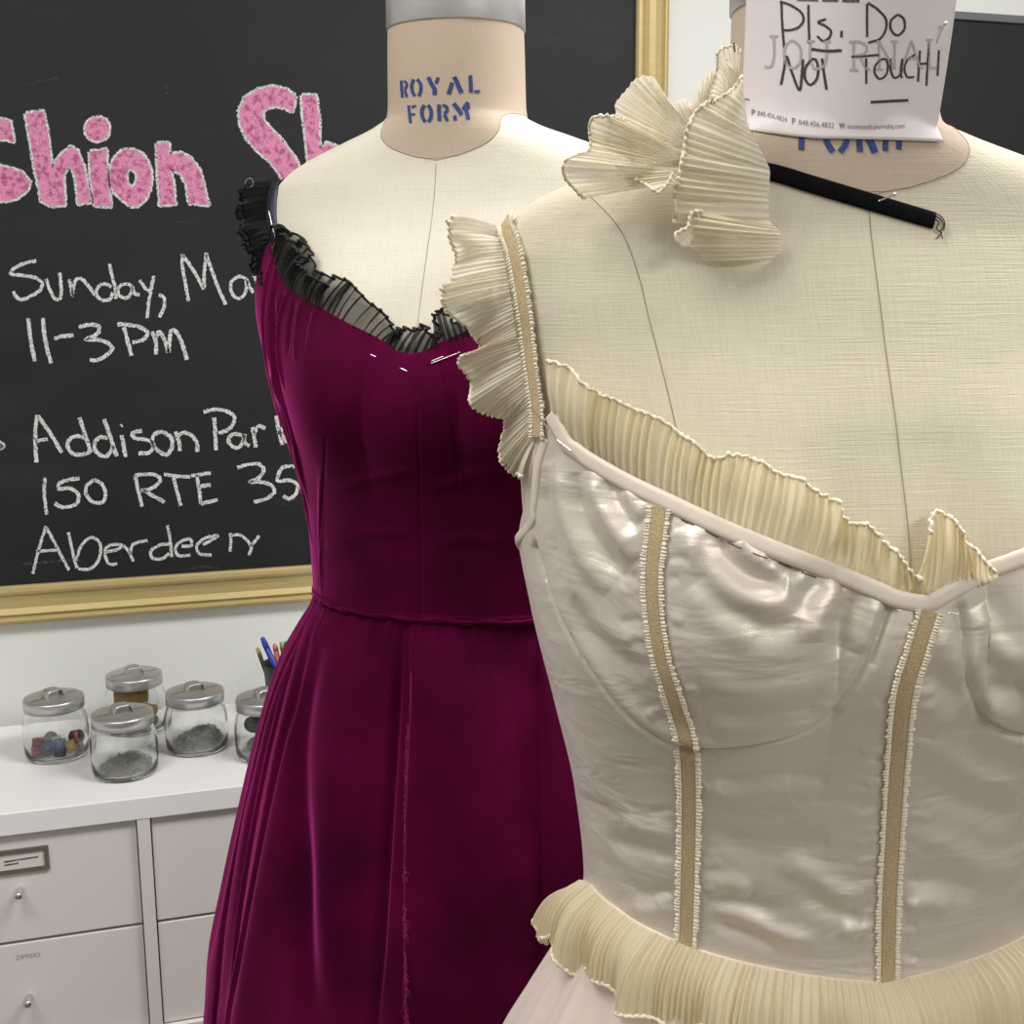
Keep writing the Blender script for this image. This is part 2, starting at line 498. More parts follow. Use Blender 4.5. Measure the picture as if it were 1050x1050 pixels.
writing('chalk_word', [A1 + ([
    [(190,500),(200,600),(215,700),(235,790)], [(288,500),(300,620),(320,720),(345,805)], [(365,635),(430,622),(495,615)],
    [(530,560),(600,545),(665,555),(660,600),(575,645),(640,645),(710,660),(755,700),(720,745),(650,785),(605,780)],
    [(790,540),(870,545),(960,570),(995,600),(970,640),(890,665)], [(835,560),(855,640),(885,755)]],),
    A2 + ([[(105,590),(130,660),(130,745)], [(130,630),(150,590),(185,640),(215,730)], [(215,730),(222,650),(238,580),(265,590),(290,630),(320,710),(340,780)]],)],
    MT['chalk'], 3.9)
writing('chalk_word', [A3 + ([
    [(210,85),(200,180),(205,355)], [(215,90),(265,160),(310,230),(350,300)], [(200,235),(270,222)],
    [(450,100),(480,190),(515,300)], [(485,215),(430,205),(390,230),(385,270),(415,305),(470,310),(510,295)],
    [(590,110),(625,210),(660,320)], [(610,215),(560,215),(535,255),(550,300),(600,320),(630,290),(640,260)],
    [(690,200),(700,260),(712,325)], [(684,148),(692,142)], [(805,175),(750,190),(760,215),(830,225),(870,250),(850,295),(785,305)],
    [(-30,232),(24,260),(-30,290)], [(-30,245),(12,262),(-30,275)]],),
    A4 + ([[(75,180),(40,205),(35,250),(70,290),(115,310),(145,270),(140,215),(100,185),(75,180)],
    [(165,180),(185,240),(190,290)], [(180,200),(215,185),(255,200),(285,240),(290,295)],
    [(325,70),(380,55),(440,60),(495,90),(495,130),(460,170),(410,190)], [(385,100),(390,180),(395,285)],
    [(545,200),(490,195),(465,225),(490,265),(525,270),(550,225),(555,195),(560,245),(585,260)],
    [(600,155),(610,200),(620,270)], [(610,190),(635,150),(675,160)], [(735,90),(750,170),(770,255)], [(750,190),(790,140)], [(752,180),(800,240)]],)],
    MT['chalk'], 3.9)
writing('chalk_word', [A3 + ([[(255,440),(250,520),(265,650)], [(450,445),(380,455),(330,480),(335,505),(390,500),(440,530),(440,580),(400,605),(340,605),(310,585)],
    [(535,450),(490,490),(490,540),(530,580),(580,580),(598,540),(580,480),(535,450)], [(765,425),(780,500),(805,605)]],),
    A4 + ([[(-64,425),(0,422),(50,425),(80,450),(50,490),(0,510),(-30,512)], [(-20,508),(50,550),(105,580)],
    [(100,420),(170,432),(250,435)], [(155,440),(175,520),(195,600)], [(255,430),(365,415)], [(285,425),(300,510),(310,590)], [(300,490),(365,482)], [(310,590),(405,565)],
    [(515,385),(580,365),(640,365),(665,395),(640,440),(585,465),(650,465),(710,485),(725,520),(690,555),(610,580)],
    [(850,375),(770,385),(745,460),(810,455),(855,480),(850,530),(810,560),(775,545)]],)], MT['chalk'], 3.6)
writing('chalk_word', [A3 + ([[(260,715),(225,830),(185,985)], [(260,720),(310,810),(345,880),(390,965)], [(205,858),(320,852)],
    [(388,750),(405,830),(425,920),(438,952)], [(430,910),(465,820),(515,780),(560,800),(570,860),(545,930),(500,960),(440,955)],
    [(605,860),(660,850),(690,825),(640,820),(600,840),(598,890),(620,930),(665,930)], [(700,825),(730,860),(755,915)], [(735,870),(755,820),(835,795)]],),
    A4 + ([[(120,710),(135,790),(145,890)], [(130,815),(70,825),(25,860),(35,895),(90,900),(130,870)],
    [(200,830),(255,825),(250,790),(200,800),(165,840),(180,880),(250,880)], [(320,820),(370,795),(410,770),(330,785),(285,830),(300,870),(370,880)],
    [(475,755),(480,800),(475,860)], [(480,770),(530,765),(570,795),(595,840),(580,880)], [(590,830),(640,770)]],)], MT['chalk'], 3.0)
dust = chalk('chalk_dust', (120, 120, 120), .40)
for g in (A3 + ([[(130,930),(300,915),(460,905)]],), A4 + ([[(760,600),(800,585),(850,560)]],), A4 + ([[(230,965),(300,945),(410,955)]],),
    (0, 0, 3., [[(545,680),(590,688),(600,682)]]), (0, 0, 3., [[(512,262),(516,300)]]), (0, 0, 3., [[(60,262),(180,240)]])):
    writing('chalk_smudge', [g], dust, 2.6)

# hollow pink letters: filled shapes with a white chalk outline
fills, lines = MB(), MB()
def letter(poly, ox, oy, k=7.0, hole=None, open_ends=False):
    P = spline(np.asarray(poly, float) / k + (ox, oy), 6 * len(poly), True)[:-1] if hole is not None or open_ends == 'round' else None
    if P is None:
        q = np.asarray(poly, float) / k + (ox, oy); P = []
        for i in range(len(q)):
            a, b = q[i], q[(i + 1) % len(q)]
            for t in np.linspace(0, 1, 8, endpoint=False): P.append(a * (1 - t) + b * t)
        P = np.array(P)
    def lift(p): w = wallmark(*p); return (w[0], w[1] - .0002, w[2])
    if hole is not None:
        H = spline(np.asarray(hole, float) / k + (ox, oy), 60, True)[:-1]
        P2 = spline(P, 60, True)[:-1]
        c = H.mean(0)
        H = H[np.argsort(np.arctan2(*(H - c).T[::-1]))]; P2 = P2[np.argsort(np.arctan2(*(P2 - c).T[::-1]))]
        fills.add([lift(p) for p in P2] + [lift(p) for p in H], [(i, (i + 1) % 59, 59 + (i + 1) % 59, 59 + i) for i in range(59)])
        stroke_quads(lines, np.vstack([H, H[:1]]), 4.6, wallmark, .8, .35)
    else:
        bm = bmesh.new(); vs = [bm.verts.new((p[0], -p[1], 0)) for p in P]; f = bm.faces.new(vs)
        bmesh.ops.triangulate(bm, faces=[f]); bm.verts.index_update()
        fills.add([lift((v.co.x, -v.co.y)) for v in bm.verts], [[v.index for v in f.verts] for f in bm.faces]); bm.free()
    stroke_quads(lines, np.vstack([P, P[:1]]), 5.0, wallmark, .8, .35)
letter([(-60,300),(20,298),(72,310),(100,460),(60,440),(-60,440)], 0, 80)
letter([(-60,620),(40,640),(150,675),(218,745),(195,805),(120,862),(40,882),(-60,875)], 0, 80)
letter([(185,255),(310,240),(345,420),(372,650),(430,560),(505,492),(555,522),(600,640),(655,890),(565,900),(545,720),(515,645),(480,640),(455,700),(465,910),(370,920),(300,880),(250,640),(215,430)], 0, 80)
letter([(645,530),(760,515),(770,700),(795,920),(680,915),(650,720)], 0, 80)
letter([(698,285),(760,305),(783,365),(760,425),(698,450),(637,425),(615,365),(640,305)], 0, 80, open_ends='round')
letter([(160,515),(240,540),(305,640),(312,760),(270,870),(195,920),(120,880),(40,800),(18,700),(45,590),(100,530)], 110, 80, hole=[(175,650),(212,695),(203,760),(172,782),(138,735),(145,670)])
letter([(355,470),(440,465),(445,548),(530,540),(600,580),(660,660),(695,790),(725,910),(590,895),(570,760),(530,690),(452,645),(475,780),(485,905),(380,910),(365,700)], 110, 80)
letter([(510,130),(440,80),(340,60),(240,85),(150,140),(108,230),(115,330),(160,430),(240,520),(330,600),(400,690),(430,750),(440,800),(580,780),(560,700),(510,580),(430,470),(350,380),(285,310),(270,250),(300,215),(370,200),(440,215),(490,240)], 230, 80)
letter([(555,125),(655,125),(680,300),(682,510),(740,470),(800,490),(850,540),(880,660),(620,720),(590,480),(570,300)], 230, 80)
pk = fills.build('pink_lettering', MT['pink'], board, False); pk['label'] = 'pink chalk fill of the big hollow letters'
lines.build('letter_outline', MT['chalk'], board, False)

# ------------------------------------------------------------------ second board at the far right
sb = thing('wall_board', 'plain black board with slim grey frame on wall, right of the paper note', 'board', (1.9, YW, 1.1))
mb = MB(); mb.box(1.25, YW - .022, 1.05, 2.75, YW - .001, 2.022, .001); mb.build('panel', MT['screen'], sb, False)
mb = MB()
for b in ((1.236, 2.022, 2.764, 2.037), (1.236, 1.035, 2.764, 1.05), (1.236, 1.035, 1.25, 2.037), (2.75, 1.035, 2.764, 2.037)):
    mb.box(b[0], YW - .028, b[1], b[2], YW - .001, b[3], .002)
mb.build('frame', MT['greyframe'], sb, False)

# ------------------------------------------------------------------ storage cabinet
YC = 1.74; ZT = .79
cab = thing('storage_cabinet', 'low white storage cabinet with small drawers against wall below chalkboard', 'cabinet', (-.047, 1.93, 0))
mb = MB(); mb.box(-.788, YC, .756, .694, 2.118, ZT, .0015); mb.build('worktop', MT['cabtop'], cab, False)
mb = MB()
xs = [-.744, -.391, -.038, .315]
cells = [(-.744, -.409), (-.391, -.056), (-.038, .297), (.315, .650)]
for x0, x1 in ((-.788, -.744), (-.409, -.391), (-.056, -.038), (.297, .315), (.650, .694)):
    mb.box(x0, YC + .0005, .034, x1, 2.118, .7555)
for z0, z1 in ((0, .034), (.400, .419)):
    mb.box(-.787, YC + .001, z0, .693, 2.117, z1)
mb.box(-.786, 2.110, .03, .692, 2.1175, .755)
mb.build('carcass', MT['cabinet'], cab, False)
knob_x = on_wall(20, 912, YC)[0]; kz = on_wall(20, 914, YC)[2]
for ci, (x0, x1) in enumerate(cells):
    for z0, z1 in ((.589, .754), (.4205, .586), (.236, .398), (.036, .233)):
        g = .0018
        mb = MB(); mb.box(x0 + g, YC + .009, z0 + .0008, x1 - g, YC + .025, z1 - .0008, .0012)
        bx = [(x0 + .006, x0 + .012), (x1 - .012, x1 - .006)]
        for a, b in bx: mb.box(a, YC + .024, z0 + .004, b, YC + .34, z1 - .03)
        mb.box(x0 + .006, YC + .024, z0 + .004, x1 - .006, YC + .34, z0 + .008)
        d = mb.build('drawer', MT['cabinet'], cab, False)
        kx = knob_x + (x0 - cells[1][0]); zz = z0 + (kz - .589)
        mb = MB()
        prof2 = [(.0042, 0), (.0036, .008), (.004, .017), (.0052, .020), (.0054, .025), (.0048, .027), (.0001, .0275)]
        ang = np.linspace(0, 2 * PI, 16, endpoint=False)
        v = [(kx + r * math.cos(q), YC + .010 - h, zz + r * math.sin(q)) for r, h in prof2 for q in ang]
        mb.add(v, grid_faces(16, len(prof2), True)); mb.build('knob', MT['chrome'], d)
        if ci == 1 and z0 == .589:
            y = YC + .0060
            r_ = on_wall(50, 878, y)[0]; hw = r_ - kx; zt = on_wall(49.5, 866.8, y)[2]; zb = on_wall(50.9, 891, y)[2]
            mb = MB(); bw = .0062
            for q in ((kx - hw, zt - bw, kx + hw, zt), (kx - hw, zb, kx + hw, zb + bw), (kx - hw, zb + bw, kx - hw + bw, zt - bw), (kx + hw - bw, zb + bw, kx + hw, zt - bw)):
                mb.box(q[0], YC + .0050, q[1], q[2], YC + .0100, q[3])
            h = mb.build('label_holder', MT['pewter'], d, False); h['label'] = 'pewter label holder'
            mb = MB(); mb.box(kx - hw + .003, YC + .0070, zb + .003, kx + hw - .003, YC + .0085, zt - .003); c_ = mb.build('label_card', MT['card'], d, False)
            mb = MB()
            for row, (u0, u1) in ((0, (4.5, 39)), (1, (4.5, 19))):
                u = u0
                while u < u1:
                    w = min(random.uniform(1.2, 2.2), u1 - u)
                    yy = 884.0 + row * 3.4 - (u - 4.5) * .16
                    for k in range(3):
                        stroke_quads(mb, [(u + k * w / 3, yy - 1.0), (u + (k + .5) * w / 3, yy + .8), (u + (k + .8) * w / 3, yy - .8)], .55, lambda a, b: on_wall(a, b, YC + .0069), .3)
                    u += w + .35
            mb.build('card_print', MT['greyink'], d, False)
        if ci == 1 and z0 == .4205:
            p = on_wall(28.8, 981.5, YC + .0088)
            mb = MB(); text_mesh(mb, 'ZIPPERS', .0098, lambda a, b: (p[0] + a, p[1], p[2] + b - .002), space=1.0)
            mb.build('lettering', MT['greyink'], d, False)

# ------------------------------------------------------------------ glass jars with metal lids
R0 = .0495
def jar(x, y, label, handle_rot=.4, s=1.0):
    j = thing('glass_jar', label, 'jar', (x, y, ZT), 'glass jars on the cabinet')
    r = R0 * s
    outer = [(.0001, .0), (r * .86, .0), (r * .95, .003), (r * .985, .010), (r, .026), (r * 1.005, .045), (r * .985, .058), (r * .93, .068), (r * .875, .0735), (r * .855, .079), (r * .855, .088)]
    inner = [(r * .80, .088), (r * .80, .079), (r * .825, .0735), (r * .885, .067), (r * .935, .058), (r * .955, .045), (r * .95, .026), (r * .93, .012), (r * .86, .006), (.0001, .0055)]
    mb = MB(); mb.lathe((x, y, ZT + .0004), outer + inner, 64, False); mb.build('jar_body', MT['glass'], j)
    mb = MB(); z = .0785; rl = r * .925
    mb.lathe((x, y, ZT), [(rl * .96, z), (rl, z), (rl, z + .015), (rl * .985, z + .0172), (rl * .93, z + .018), (rl * .5, z + .0185), (.0001, z + .0185), ], 64, False)
    mb.lathe((x, y, ZT), [(rl * .96, z), (rl * .955, z + .012), (.0001, z + .0125)], 64, False)
    lid = mb.build('lid', MT['metal'], j)
    # pressed groove and folded strap handle
    mb = MB(); ca, sa = math.cos(handle_rot), math.sin(handle_rot); zz = ZT + z + .0187
    n = 26; pts = []
    for i in range(n):
        t = -1 + 2 * i / (n - 1)
        hgt = .0115 * (1 - t**6) if abs(t) < 1 else 0
        pts.append((x + ca * t * .0145, y + sa * t * .0145, zz - .0008 + hgt))
    mb.tube(pts, .0015, 6)
    v = []
    for w in (-.0110, .0110):
        for p in pts: v.append((p[0] - sa * w, p[1] + ca * w, p[2]))
    for w in (-.0110, .0110):
        for p in pts: v.append((p[0] - sa * w, p[1] + ca * w, p[2] + .001))
    nn = n
    f = [(i, i + 1, nn + i + 1, nn + i) for i in range(nn - 1)] + [(2 * nn + i, 3 * nn + i, 3 * nn + i + 1, 2 * nn + i + 1) for i in range(nn - 1)]
    f += [(i, 2 * nn + i, 2 * nn + i + 1, i + 1) for i in range(nn - 1)] + [(nn + i, nn + i + 1, 3 * nn + i + 1, 3 * nn + i) for i in range(nn - 1)]
    mb.v = []; mb.f = []; mb.add(v, f)
    mb.build('handle', MT['metal'], lid)
    for sg in (-1, 1):
        mb = MB(); cx, cy = x + sg * ca * .027, y + sg * sa * .027
        q = [(-.011, -.0012), (.011, -.0012), (.011, .0012), (-.011, .0012)]
        mb.add([(cx + a * ca - b * sa, cy + a * sa + b * ca, ZT + z + .0189) for a, b in q], [(0, 1, 2, 3)])
        mb.build('slot', MT['pewter'], lid, False)
    return j
J1, J2, J3, J4, J5 = (-.1755, 1.956), (-.055, 2.040), (-.0705, 1.847), (.039, 1.919), (.144, 1.855)
jar(*J1, 'lidded glass jar of coloured thread spools, farthest left on the cabinet', .55)
jar(*J2, 'lidded glass jar holding gold ribbon rolls, nearest the wall', .2)
jar(*J3, 'lidded glass jar nearest the cabinet front edge, heap of grey hooks inside', .35)
jar(*J4, 'lidded glass jar with a heap of silvery pins, right of the jar of hooks', .3)
jar(*J5, 'lidded glass jar of dark green bundles, partly behind the wine velvet skirt', .3)

def spool(x, y, z, r, h, axis, rgb, label, group):
    t = thing('thread_spool', label, 'spool', (x, y, z), group)
    a = unit(axis)
    b = unit(np.cross(a, (0.3, .2, 1) if abs(a[2]) < .9 else (1, 0, 0))); c = np.cross(a, b)
    def rev(name, pr, mat):
        ang = np.linspace(0, 2 * PI, 24, endpoint=False)
        v = [np.array((x, y, z)) + a * hh + rr * (math.cos(q) * b + math.sin(q) * c) for rr, hh in pr for q in ang]
        mb = MB(); mb.add(v, grid_faces(24, len(pr), True)); return mb.build(name, mat, t)
    rev('thread', [(r * .45, -h * .42), (r * .92, -h * .42), (r * .94, 0), (r * .92, h * .42), (r * .45, h * .42)], simple('thread_' + label[:12], rgb, .6, noise=.2, nscale=300.))
    fl = simple('flange_' + label[:12], [min(255, int(c * .85 + 30)) for c in rgb], .45)
    rev('flange', [(r * .3, -h * .5), (r, -h * .5), (r, -h * .42), (r * .3, -h * .42), (r * .3, -h * .5)], fl)
    rev('flange', [(r * .3, h * .5), (r, h * .5), (r, h * .42), (r * .3, h * .42), (r * .3, h * .5)], fl)
zf = ZT + .0068
sp = [(-.028, -.014, 0, .0085, .011, (0, .2, 1), (158, 44, 62), 'spool of red thread at the left of the spool jar, lower one'),
      (-.026, -.012, .0125, .0085, .010, (.1, .1, 1), (120, 28, 44), 'spool of dark red thread lying on the red one in the spool jar'),
      (-.011, -.030, .0035, .0100, .009, (.25, -1, .1), (42, 52, 96), 'navy spool with its round end facing out in the spool jar'),
      (.006, -.027, 0, .0080, .011, (.1, 0, 1), (34, 38, 60), 'dark blue spool standing in the middle of the spool jar, bottom one'),
      (.006, -.026, .0120, .0075, .011, (0, .1, 1), (96, 108, 152), 'pale blue spool on the dark blue spool in the jar'),
      (.021, -.020, .001, .0088, .012, (1, .3, .2), (196, 166, 96), 'yellow spool lying on its side in the spool jar'),
      (.030, -.006, .010, .0090, .011, (.8, -.7, .3), (116, 40, 58), 'maroon spool tipped up at the right of the spool jar'),
      (.032, -.009, -.001, .0070, .010, (.4, -1, 0), (120, 132, 112), 'grey green spool under the maroon one in the spool jar'),
      (.000, .004, .001, .0090, .012, (1, .1, .1), (206, 204, 202), 'white spool lying at the back of the spool jar'),
      (-.012, .022, .001, .0090, .012, (.3, 1, .1), (190, 186, 190), 'pale grey spool lying deepest in the spool jar')]
for dx, dy, dz, r, h, ax, rgb, lb in sp:
    lift = max(r * math.hypot(ax[0], ax[1]) / np.linalg.norm(ax), h / 2 * abs(ax[2]) / np.linalg.norm(ax))
    spool(J1[0] + dx * 1.0, J1[1] + dy * 1.0, zf + dz * 1.15 + lift * 1.18, r * 1.18, h * 1.18, ax, rgb, lb, 'thread spools in the leftmost jar')

def roll(x, y, z, r, h, axis, rgb, label):
    a = unit(axis); b = unit(np.cross(a, (0.1, .2, 1))); c = np.cross(a, b)
    ang = np.linspace(0, 2 * PI, 40, endpoint=False); mb = MB()
    pr = [(.003, -h / 2)] + [(.003 + (r - .003) * (k + q) / 5, -h / 2 + (.0012 if q == .5 else 0)) for k in range(5) for q in (0, .5)] + [(r, -h / 2), (r * 1.01, 0), (r, h / 2)] + \
         [(r - (r - .003) * (k + q) / 5, h / 2 - (.0012 if q == .5 else 0)) for k in range(5) for q in (0, .5)] + [(.003, h / 2), (.003, -h / 2)]
    mb.add([np.array((x, y, z)) + a * hh + rr * (math.cos(q) * b + math.sin(q) * c) for rr, hh in pr for q in ang], grid_faces(40, len(pr), True))
    return tag(mb.build('ribbon_roll', simple('ribbon_' + label[:10], rgb, .45, noise=.15, nscale=90.)), label, 'ribbon roll', 'ribbon rolls in the rear jar')
roll(J2[0] - .006, J2[1] - .004, zf + .054, .0145, .052, (1, -.12, .03), (172, 138, 44), 'gold ribbon roll lying across the top of the rear jar')
roll(J2[0] + .020, J2[1] - .016, zf + .030, .0095, .024, (.75, -.65, 0), (178, 128, 92), 'copper coloured ribbon roll at the right of the rear jar')
roll(J2[0] + .020, J2[1] - .014, zf + .0098, .0095, .024, (.8, -.55, 0), (150, 132, 104), 'brown ribbon roll at the bottom right of the rear jar')
roll(J2[0] - .016, J2[1] - .008, zf + .0185, .018, .030, (.6, -.8, 0), (190, 170, 120), 'pale gold ribbon roll at the bottom left of the rear jar')

def heap(cx, cy, h, n, name, label, mat, shape, seed, mound=None):
    rg = np.random.default_rng(seed); mb = MB()
    for k in range(n):
        r = .038 * math.sqrt(rg.random()); q = rg.random() * 2 * PI
        top = h * (1 - (r / .043) ** 2) + .0015
        if mound: top *= mound(r * math.cos(q), r * math.sin(q))
        z = zf + .0008 + rg.random() ** .6 * top
        d = unit(rg.normal(size=3) * (1, 1, .45)); L = shape * rg.uniform(.6, 1.2)
        c = np.array((cx + r * math.cos(q), cy + r * math.sin(q), z + .001))
        if rg.random() < .45:
            e = unit(np.cross(d, rg.normal(size=3))); t = np.linspace(0, 1.6 * PI, 7)[:, None]
            mb.tube(c + (np.cos(t) * d + np.sin(t) * e) * L * .35, .00045, 4, False)
        else: mb.tube([c - d * L / 2, c + d * L / 2], .00045, 4)
    ang = np.linspace(0, 2 * PI, 40, endpoint=False); v = []
    for fr in np.linspace(.02, 1, 10):
        for q in ang:
            r = .0405 * fr; x, y = r * math.cos(q), r * math.sin(q)
            tt = h * .75 * (1 - fr**2) * (mound(x, y) if mound else 1) * (1 + .25 * math.sin(7 * q + 9 * fr))
            v.append((cx + x, cy + y, zf + .0006 + max(tt, 0)))
    mb.add(v, grid_faces(40, 10, True))
    return tag(mb.build(name, mat), label, 'notions', kind='stuff')
heap(*J3, .024, 420, 'sewing_hooks', 'heap of small grey hooks in the jar nearest the front edge', simple('dull_steel', (190, 190, 182), .45, .35, noise=.35, nscale=120.), .012, 3,
     lambda x, y: .6 + 12 * x + 6 * y)
heap(*J4, .036, 620, 'straight_pins', 'heap of silvery pins in the glass jar', simple('pin_steel', (190, 190, 186), .35, .5, noise=.3, nscale=200.), .015, 5,
     lambda x, y: .55 + 13 * x + 5 * y)
for dx, dy, z, r, L, rgb, lb in ((-.017, -.012, .050, .0205, .03, (58, 64, 58), 'dark green thread bundle at the top of the jar beside velvet skirt'),
 (-.016, -.015, .0165, .0185, .03, (120, 124, 74), 'olive thread bundle at the bottom of the jar beside velvet skirt'),
 (.018, -.010, .034, .0200, .03, (150, 152, 148), 'grey thread bundle in the middle of the jar beside velvet skirt')):
    mb = MB(); c = np.array((J5[0] + dx, J5[1] + dy, zf + z)); rg = np.random.default_rng(int(z * 1000))
    for k in range(26):
        d = unit(rg.normal(size=3)); e = unit(np.cross(d, rg.normal(size=3))); t = np.linspace(0, 2 * PI, 22)[:, None]
        mb.tube(c + (np.cos(t) * d + np.sin(t) * e) * r * rg.uniform(.5, .85) * (1, 1, .7), .0022, 5, False)
    tag(mb.build('thread_bundle', simple('bundle_' + lb[:5], rgb, .8, noise=.25, nscale=200.)), lb, 'thread', 'thread bundles in the jar by the skirt')

# ------------------------------------------------------------------ pencil cup
pc = on_wall(293, 690, 2.02); cx, cy = pc[0], pc[1]
mb = MB(); hc = .098
mb.lathe((cx, cy, ZT), [(.0001, .0005), (.030, .0005), (.031, .002), (.0375, hc - .003), (.039, hc), (.0375, hc), (.036, hc - .004), (.029, .004), (.0001, .004)], 48, False)
tag(mb.build('pencil_cup', simple('dark_cup', (44, 50, 48), .45)), 'dark tapered cup full of pens by the wall, half behind the velvet skirt', 'pencil cup')
def pen(name, px, depthY, foot, r, rgb, tip_rgb, label, cat, tipl=.012):
    top = on_wall(px[0], px[1], depthY); ft = np.array((cx + foot[0], cy + foot[1], ZT + .007))
    d = unit(top - ft); t = thing(name, label, cat, tuple(ft), 'pens in the dark cup')
    mb = MB(); mb.tube([ft, top - d * tipl], r, 10); mb.build('barrel', simple(name + '_barrel', rgb, .4), t)
    mb = MB(); mb.tube([top - d * tipl, top - d * tipl * .6, top - d * tipl * .1, top], [r * 1.02, r * 1.02, r * .75, r * .3], 10); mb.build('cap', simple(name + '_cap', tip_rgb, .4), t)
pen('ballpoint_pen', (268.7, 653.5), 2.008, (.014, -.004), .0052, (38, 52, 158), (52, 66, 176), 'blue ballpoint pen leaning left in the dark cup', 'pen', .02)
pen('pencil', (263.6, 664), 2.016, (-.012, .010), .0036, (34, 36, 36), (186, 178, 96), 'black pencil with yellowish end at the left rim of the cup', 'pencil')
pen('pencil', (288, 658), 2.024, (.012, .012), .0036, (30, 44, 36), (150, 158, 84), 'dark pencil with olive end beside the green marker in cup', 'pencil')
pen('marker_pen', (281.5, 660), 2.034, (.002, .016), .0046, (206, 110, 104), (214, 124, 116), 'coral red marker behind the blue pen in the cup', 'marker')
pen('marker_pen', (293, 657.5), 2.034, (.018, .006), .0050, (28, 116, 74), (38, 132, 86), 'green marker in the dark cup, beside the velvet skirt', 'marker')

# ------------------------------------------------------------------ light
def area(name, loc, size, power, aim, col=(1, .97, .93)):
    l = bpy.data.lights.new(name, 'AREA'); l.shape = 'RECTANGLE'; l.size, l.size_y = size; l.energy = power; l.color = col
    o = bpy.data.objects.new(name, l); COL.objects.link(o); o.location = loc
    o.rotation_euler = (Vector(aim) - Vector(loc)).to_track_quat('-Z', 'Y').to_euler()
    return o
area('ceiling_lamp', (1.25, .75, 2.70), (1.2, .6), 44, (1.25, .75, 0), (1, .985, .965))
area('ceiling_lamp', (-.75, .55, 2.70), (1.2, .6), 27, (-.75, .55, 0), (1, .985, .965))
area('ceiling_lamp', (.9, -1.5, 2.70), (1.2, .6), 34, (.9, -1.5, 0), (1, .985, .965))
w = bpy.data.worlds.new('world'); SC.world = w; w.use_nodes = True
w.node_tree.nodes['Background'].inputs[0].default_value = (.9, .93, 1, 1); w.node_tree.nodes['Background'].inputs[1].default_value = .3
SC.view_settings.view_transform = 'Standard'; SC.view_settings.look = 'None'
SC.view_settings.exposure = 0.0; SC.view_settings.gamma = 1.0; SC.view_settings.use_curve_mapping = False
SC.cycles.use_denoising = True
SC.cycles.max_bounces = 10; SC.cycles.transparent_max_bounces = 24

# ================================================================== dress forms
TW = np.array([  # height over the waist, half width, depth in front, depth behind
(-.34,.176,.126,.136),(-.22,.184,.124,.136),(-.10,.168,.114,.116),(-.05,.150,.105,.098),(0,.1345,.096,.082),(.05,.1390,.099,.084),(.10,.150,.106,.090),
(.15,.162,.113,.098),(.20,.170,.112,.104),(.25,.172,.101,.106),(.285,.176,.086,.101),(.31,.180,.075,.094),(.326,.180,.0675,.087),(.340,.176,.0615,.080),(.352,.164,.0585,.075),
(.364,.140,.0565,.071),(.376,.104,.0545,.066),(.386,.073,.0525,.061),(.393,.0560,.0515,.057),(.402,.0535,.0508,.0545),(.44,.0515,.050,.0515),(.48,.0505,.0495,.0505),(.53,.0500,.0495,.0505)])
TV = np.array([
(-.34,.170,.122,.132),(-.22,.176,.120,.132),(-.10,.160,.112,.112),(-.05,.144,.103,.094),(0,.128,.094,.079),(.05,.129,.098,.081),(.10,.1355,.106,.088),
(.15,.147,.112,.096),(.20,.158,.109,.102),(.25,.165,.096,.104),(.285,.168,.081,.100),(.305,.170,.071,.093),(.322,.169,.064,.086),(.338,.164,.0595,.079),(.350,.152,.057,.074),
(.362,.130,.0555,.070),(.374,.099,.0545,.0655),(.385,.070,.0538,.061),(.393,.0575,.0535,.0585),(.402,.0562,.0533,.0575),(.44,.0555,.053,.055),(.48,.0545,.0525,.054),(.53,.0545,.0525,.054)])

